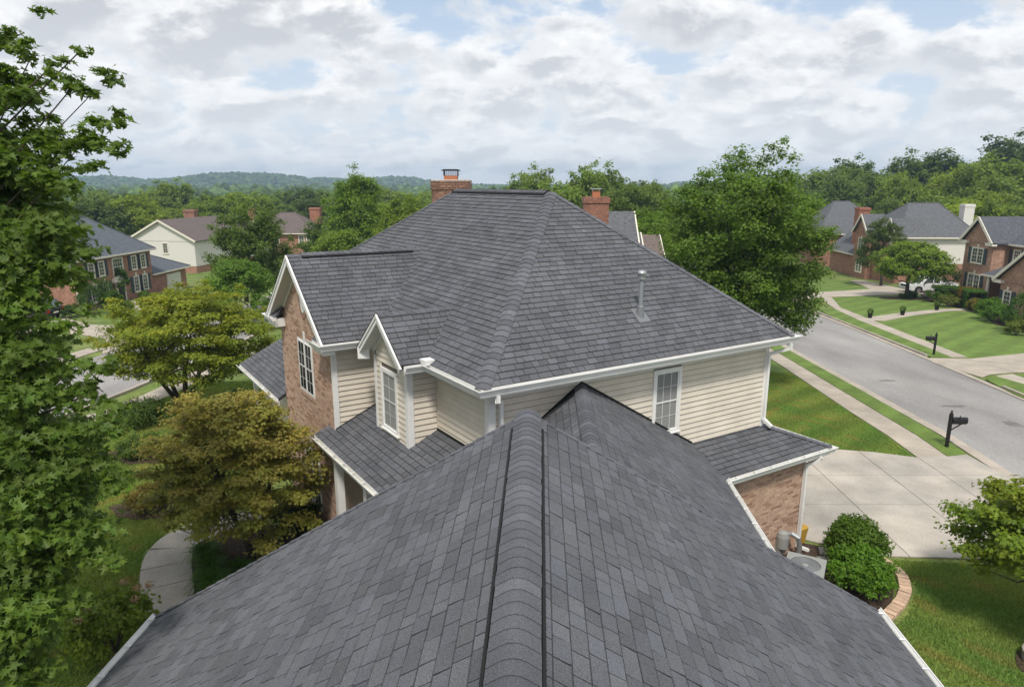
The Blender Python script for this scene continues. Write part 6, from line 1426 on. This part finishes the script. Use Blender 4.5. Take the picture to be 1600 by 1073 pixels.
# --- woods behind the houses: five crowns shared by many trees
def variant(seed, shape, rad, leaf, ncl, per, clr, flat=.8):
    t = thing('background_tree', 'x', 'tree', (0, 0, 0)); c = (0, 0, rad[2] + 1.6)
    rs, cc_, cr_, pos, nrm, size, tone = crown_pts(seed, c, rad, ncl, per, clr, leaf, shape=shape, inner=.42, amp=.35, flat=flat, tonev=.25, branches=30, up=.7)
    mb = MB(); limbs(mb, (0, 0, 0), (0, 0, c[2] + rad[2] * .4), cc_, rs, 6, .25, sides=4); mb.build('trunk', M['bark'], t)
    o = link('crown', leafmesh('crown', pos, nrm, size, tone, 'spray', rs), t); o['kind'] = 'stuff'; return t, 2 * rad[2] + 1.6
VR = [variant(301, 'round', (4.6, 4.6, 4.8), .50, 150, 80, 1.45), variant(302, 'egg', (3.6, 3.6, 5.6), .48, 150, 80, 1.3), variant(303, 'round', (5.6, 5.6, 4.6), .52, 160, 80, 1.5), variant(304, 'cone', (3.6, 3.6, 5.8), .46, 150, 80, 1.25), variant(305, 'egg', (4.6, 4.4, 5.6), .52, 160, 80, 1.4), variant(306, 'flat', (5.2, 5.0, 4.4), .42, 180, 75, 1.2, .6)]
used = [False] * len(VR); TR = random.Random(99)
def bgtree(px_, topy, d, col_, label, group, v=None, wide=1.0):
    v = TR.randrange(len(VR)) if v is None else v; src, hgt = VR[v]; q = ray_pt(px_, topy, d); gy = gz(q[1]) - .3; s = max(.35, (q[2] - gy) / hgt * .93)
    if used[v]:
        r_ = src.copy(); C.objects.link(r_)
        for ch in list(src.children):
            c2 = ch.copy(); C.objects.link(c2); c2.parent = r_
    else: r_ = src; used[v] = True
    ORI[r_.name] = np.array([q[0], q[1], gy]); r_.location = (q[0], q[1], gy); w_ = s * wide * TR.uniform(.9, 1.12); r_.scale = (w_, w_, s); r_.rotation_euler = (0, 0, TR.uniform(0, 6.28)); r_['label'] = label; r_['category'] = 'tree'; r_['group'] = group
    for ch in r_.children:
        if ch.name.startswith('crown'): k = TR.uniform(.88, 1.12); ch.color = (col_[0] * k, col_[1] * k, col_[2] * k, 1)
    return r_
CM, CD, CL, CY, CB = (.98, 1.28, .60), (.58, .82, .52), (1.2, 1.5, .66), (1.4, 1.65, .52), (.85, 1.15, .85)
lbl = {'CM': 'mid green', 'CD': 'dark green', 'CL': 'light green', 'CY': 'yellow green', 'CB': 'bluish green'}
cols = {'CM': CM, 'CD': CD, 'CL': CL, 'CY': CY, 'CB': CB}
# trees one can single out
for (px_, ty, d, c_, v, w, lb) in [
    (205, 306, 118, 'CY', 2, 1.05, 'bright round tree just left of the white gabled house'), (150, 300, 112, 'CD', 0, 1.1, 'dark tree behind the ridge of the left brick house'), (112, 292, 120, 'CL', 3, 1, 'feathery light tree above the left brick house'), (268, 284, 170, 'CL', 4, 1, 'round topped tree above the chimney of the white house'), (60, 300, 115, 'CM', 4, 1, 'tree left of the brick house ridge'),
    (322, 300, 150, 'CD', 1, 1, 'narrow dark tree right of the white house chimney'), (445, 312, 150, 'CB', 5, .8, 'greyish bushy tree above the brown roof'), (415, 300, 165, 'CM', 0, 1, 'round tree over the brown hip roof'), (650, 294, 150, 'CM', 3, 1, 'green tree left of the main chimney'),
    (838, 266, 125, 'CL', 4, .85, 'leafy light tree right above the main ridge end'), (812, 276, 118, 'CM', 1, .8, 'slim tree at the right end of the main ridge'), (868, 284, 105, 'CM', 2, .8, 'low tree left of the rear red chimney'), (918, 262, 108, 'CM', 4, .75, 'tall leafy tree behind the rear red chimney'), (950, 258, 112, 'CM', 1, .95, 'taller right neighbour of the tree behind the red chimney'), (976, 285, 110, 'CD', 4, .8, 'dark tree right of the rear red chimney'),
    (1015, 274, 150, 'CM', 0, .8, 'rounded dome tree in the gap left of the large dark tree'), (1000, 300, 120, 'CB', 2, .7, 'pale bluish tree under the dome tree'), (1045, 300, 105, 'CM', 1, .8, 'tree touching the left side of the large dark tree'), (1045, 340, 80, 'CL', 3, .8, 'light tree low at the left side of the large dark tree'),
    (1285, 252, 150, 'CM', 0, 1, 'rounded tree right of the large dark tree top'), (1335, 250, 160, 'CD', 4, .9, 'dark tall tree above the far left roof'), (1310, 275, 132, 'CD', 2, .9, 'dark tree behind the grey hip roof'), (1362, 262, 140, 'CD', 0, .9, 'dark blue green tree behind the red chimney'), (1372, 248, 165, 'CL', 3, .9, 'thin light tree topping the wood'), (1412, 268, 128, 'CL', 2, .75, 'pale rounded tree behind the ridge of the white walled house'), (1392, 300, 120, 'CB', 5, .6, 'small pale tree right above the ridge'),
    (1440, 240, 160, 'CD', 4, 1, 'tall dark tree behind the pale rounded one'), (1472, 236, 158, 'CD', 1, 1.1, 'tallest dark tree of the middle wood'), (1500, 262, 130, 'CY', 2, .8, 'yellow green tree above the white chimney'), (1535, 250, 125, 'CL', 4, .9, 'large light green tree above the brick porch house'), (1560, 262, 115, 'CM', 0, .8, 'round tree over the porch house ridge'), (1585, 214, 170, 'CD', 4, 1, 'highest dark tree at the right edge'), (1590, 248, 120, 'CM', 2, .9, 'broad tree at the right edge above the roof'), (1545, 285, 108, 'CY', 5, .7, 'low bright tree right behind the porch house roof'), (1478, 305, 115, 'CM', 0, .7, 'tree just right of the white chimney')]:
    bgtree(px_, ty, d, cols[c_], lbl[c_] + ' ' + lb, 'trees behind the houses', v, w)
LM = [(-20, 'the left edge of the photo'), (60, 'the maple boughs'), (130, 'the left brick house'), (210, 'the bright round tree'), (262, 'the white house chimney'), (325, 'the white house roof'), (385, 'the broad dark tree'), (430, 'the gap in the trees'), (468, 'the brown hip roof'), (505, 'the tan chimney'), (560, 'the tall poplar'), (625, 'the lower poplar'), (705, 'the main chimney'), (790, 'the main ridge'), (868, 'the ridge end'), (925, 'the rear red chimney'), (965, 'the rear grey roof'), (1015, 'the sky gap'), (1060, 'the large dark tree'), (1240, 'the large dark tree top'), (1300, 'the far hip roof'), (1340, 'the far red chimney'), (1390, 'the small front gable'), (1440, 'the far ridge'), (1505, 'the white chimney'), (1560, 'the porch house'), (1620, 'the right edge'), (1680, 'the right border')]
def near_to(x):
    p = min(LM, key=lambda q: abs(q[0] - x)); d = x - p[0]; return ('left of ' if d < -12 else 'right of ' if d > 12 else 'behind ') + p[1]
def belt(x0, x1, step, d, ty, jit, keys, where, grp):
    x = x0
    while x < x1:
        k = TR.choice(keys); bgtree(x + TR.uniform(-.3, .3) * step, ty(x) + TR.uniform(-jit, jit), d * TR.uniform(.93, 1.07), cols[k], '%s tree %s, in %s' % (lbl[k], near_to(x), where), grp); x += step
belt(-60, 690, 36, 185, lambda x: 296, 5, ['CM', 'CL', 'CM', 'CB', 'CD'], 'the far belt', 'trees in the left far belt')
belt(-80, 700, 40, 145, lambda x: 303, 5, ['CM', 'CL', 'CD', 'CY'], 'the middle belt', 'trees in the left middle belt')
belt(-60, 340, 44, 122, lambda x: 316, 7, ['CD', 'CM', 'CL'], 'the near belt', 'trees in the left near belt')
belt(340, 700, 44, 160, lambda x: 312, 6, ['CD', 'CM', 'CB'], 'the inner belt', 'trees in the brown roof belt')
belt(740, 1060, 30, 190, lambda x: 297, 3, ['CM', 'CL', 'CD'], 'the skyline row', 'trees over the main ridge')
belt(860, 1080, 34, 130, lambda x: 308, 5, ['CM', 'CD', 'CL'], 'the nearer wood', 'trees right of the main ridge')
belt(1210, 1680, 42, 150, lambda x: 272 - max(0, x - 1450) * .12, 8, ['CD', 'CM', 'CD', 'CB'], 'the back row', 'trees at the back right')
belt(1200, 1680, 40, 125, lambda x: 300 - max(0, x - 1480) * .2, 9, ['CM', 'CD', 'CL', 'CM'], 'the front row', 'trees at the front right')
belt(1480, 1700, 40, 100, lambda x: 318, 8, ['CM', 'CY', 'CL'], 'the lowest row', 'low trees behind the porch house')
# a small wooded gap filler far off, and the hills
def hillside(name, xs, tops, y0, depth, nb, seed, label):
    rs = np.random.RandomState(seed); base_v = None
    bm = bmesh.new(); bmesh.ops.create_icosphere(bm, subdivisions=1, radius=1.0); tv = np.array([v.co[:] for v in bm.verts]); tf = np.array([[v.index for v in f.verts] for f in bm.faces]); bm.free()
    x = rs.uniform(xs[0], xs[-1], nb); t = rs.uniform(0, 1, nb) ** .8; top = np.interp(x, xs, tops); z = -4 + (top + 4 - 4) * np.sin(t * math.pi / 2) ** .9; y = y0 + depth * t
    r_ = rs.uniform(3.2, 6.8, nb); v = tv[None] * (1 + rs.normal(size=(nb, len(tv), 1)) * .13) * np.stack([r_, r_, r_ * .85], 1)[:, None, :] + np.stack([x, y, z], 1)[:, None, :]
    f = (tf[None] + (np.arange(nb) * len(tv))[:, None, None]).reshape(-1, 3); tn = np.repeat(rs.uniform(.55, 1.45, (nb, 1)) * np.array([1, 1, 1]) * (1 + rs.normal(size=(nb, 3)) * .08), len(tf), axis=0)
    o = link('hill_trees', fast_mesh('hill_trees', v.reshape(-1, 3), f.ravel(), np.full(len(f), 3), tn, M['farwood'])); o['kind'] = 'stuff'; o['label'] = label; o['category'] = 'woods'
    mb = MB(); nx = 60; X = np.linspace(xs[0], xs[-1], nx); T = np.linspace(0, 1, 8)
    P_ = [[V(x_, y0 + depth * t_, -4.5 + (np.interp(x_, xs, tops)) * math.sin(t_ * math.pi / 2) ** .9) for t_ in T] for x_ in X]
    for i in range(nx - 1):
        for j in range(7): mb.face([P_[i][j], P_[i + 1][j], P_[i + 1][j + 1], P_[i][j + 1]])
        mb.face([P_[i][7], P_[i + 1][7], V(X[i + 1], y0 + depth * 1.5, -5), V(X[i], y0 + depth * 1.5, -5)])
    o = mb.build(name, M['farwood']); o['kind'] = 'structure'
def hx(px_, d): return (px_ - 800) / 1067. * d
def hz_(py, d): return CAMZ + (285 - py) / 1067. * d * 1.03 + 3
D1 = 1250
hillside('hill', [hx(p, D1) for p in (-400, -100, 60, 120, 190, 250, 300, 340, 400, 440, 470, 520)], [hz_(p, D1) for p in (274, 276, 279, 276, 283, 279, 272, 271, 273, 277, 284, 294)], 1150, 260, 2300, 71, 'wooded hill ridge on the left skyline, bluish with distance')
D2 = 1450
hillside('hill', [hx(p, D2) for p in (380, 440, 500, 545, 600, 640, 690, 740, 800, 830)], [hz_(p, D2) for p in (284, 281, 279, 283, 277, 279, 287, 289, 291, 298)], 1380, 200, 1100, 72, 'lower wooded hill ridge behind the main chimney')
hillside('hill', [hx(p, D2) for p in (1010, 1040, 1065, 1090, 1160, 1300)], [hz_(p, D2) for p in (297, 290, 286, 286, 288, 292)], 1380, 160, 350, 73, 'distant wooded rise left of the large dark tree')
# low woods filling the plain in front of the hills
rs = np.random.RandomState(80); nb = 1700
bm = bmesh.new(); bmesh.ops.create_icosphere(bm, subdivisions=1, radius=1.0); tv = np.array([v.co[:] for v in bm.verts]); tf = np.array([[v.index for v in f.verts] for f in bm.faces]); bm.free()
y = 230 + 850 * rs.uniform(0, 1, nb) ** .8; x = y * rs.uniform(-.95, .95, nb); r_ = rs.uniform(3.5, 6, nb); zt = rs.uniform(-1.0, 2.6, nb)
v = tv[None] * (1 + rs.normal(size=(nb, len(tv), 1)) * .16) * np.stack([r_, r_, r_ * 1.1], 1)[:, None, :] + np.stack([x, y, zt], 1)[:, None, :]
f = (tf[None] + (np.arange(nb) * len(tv))[:, None, None]).reshape(-1, 3); tn = np.repeat(rs.uniform(.7, 1.6, (nb, 1)) * np.ones((1, 3)), len(tf), axis=0)
o = link('woods', fast_mesh('woods', v.reshape(-1, 3), f.ravel(), np.full(len(f), 3), tn, M['farwood'])); o['kind'] = 'stuff'; o['label'] = 'far flat woodland reaching from behind the houses to the hills'; o['category'] = 'woods'
# ================================================================== air
hm = bpy.data.materials.new('haze'); hm.use_nodes = True; t_ = hm.node_tree
for n_ in list(t_.nodes):
    if n_.type == 'BSDF_PRINCIPLED': t_.nodes.remove(n_)
pv = t_.nodes.new('ShaderNodeVolumePrincipled'); pv.inputs['Color'].default_value = (.56, .76, 1.0, 1); pv.inputs['Density'].default_value = .00036; pv.inputs['Anisotropy'].default_value = .1
t_.links.new(pv.outputs[0], t_.nodes['Material Output'].inputs['Volume'])
mb = MB(); mb.box(V(-2400, -60, -6.2), V(4800, 0, 0), V(0, 2700, 0), Z3 * 66); o = mb.build('haze', hm); o['kind'] = 'stuff'
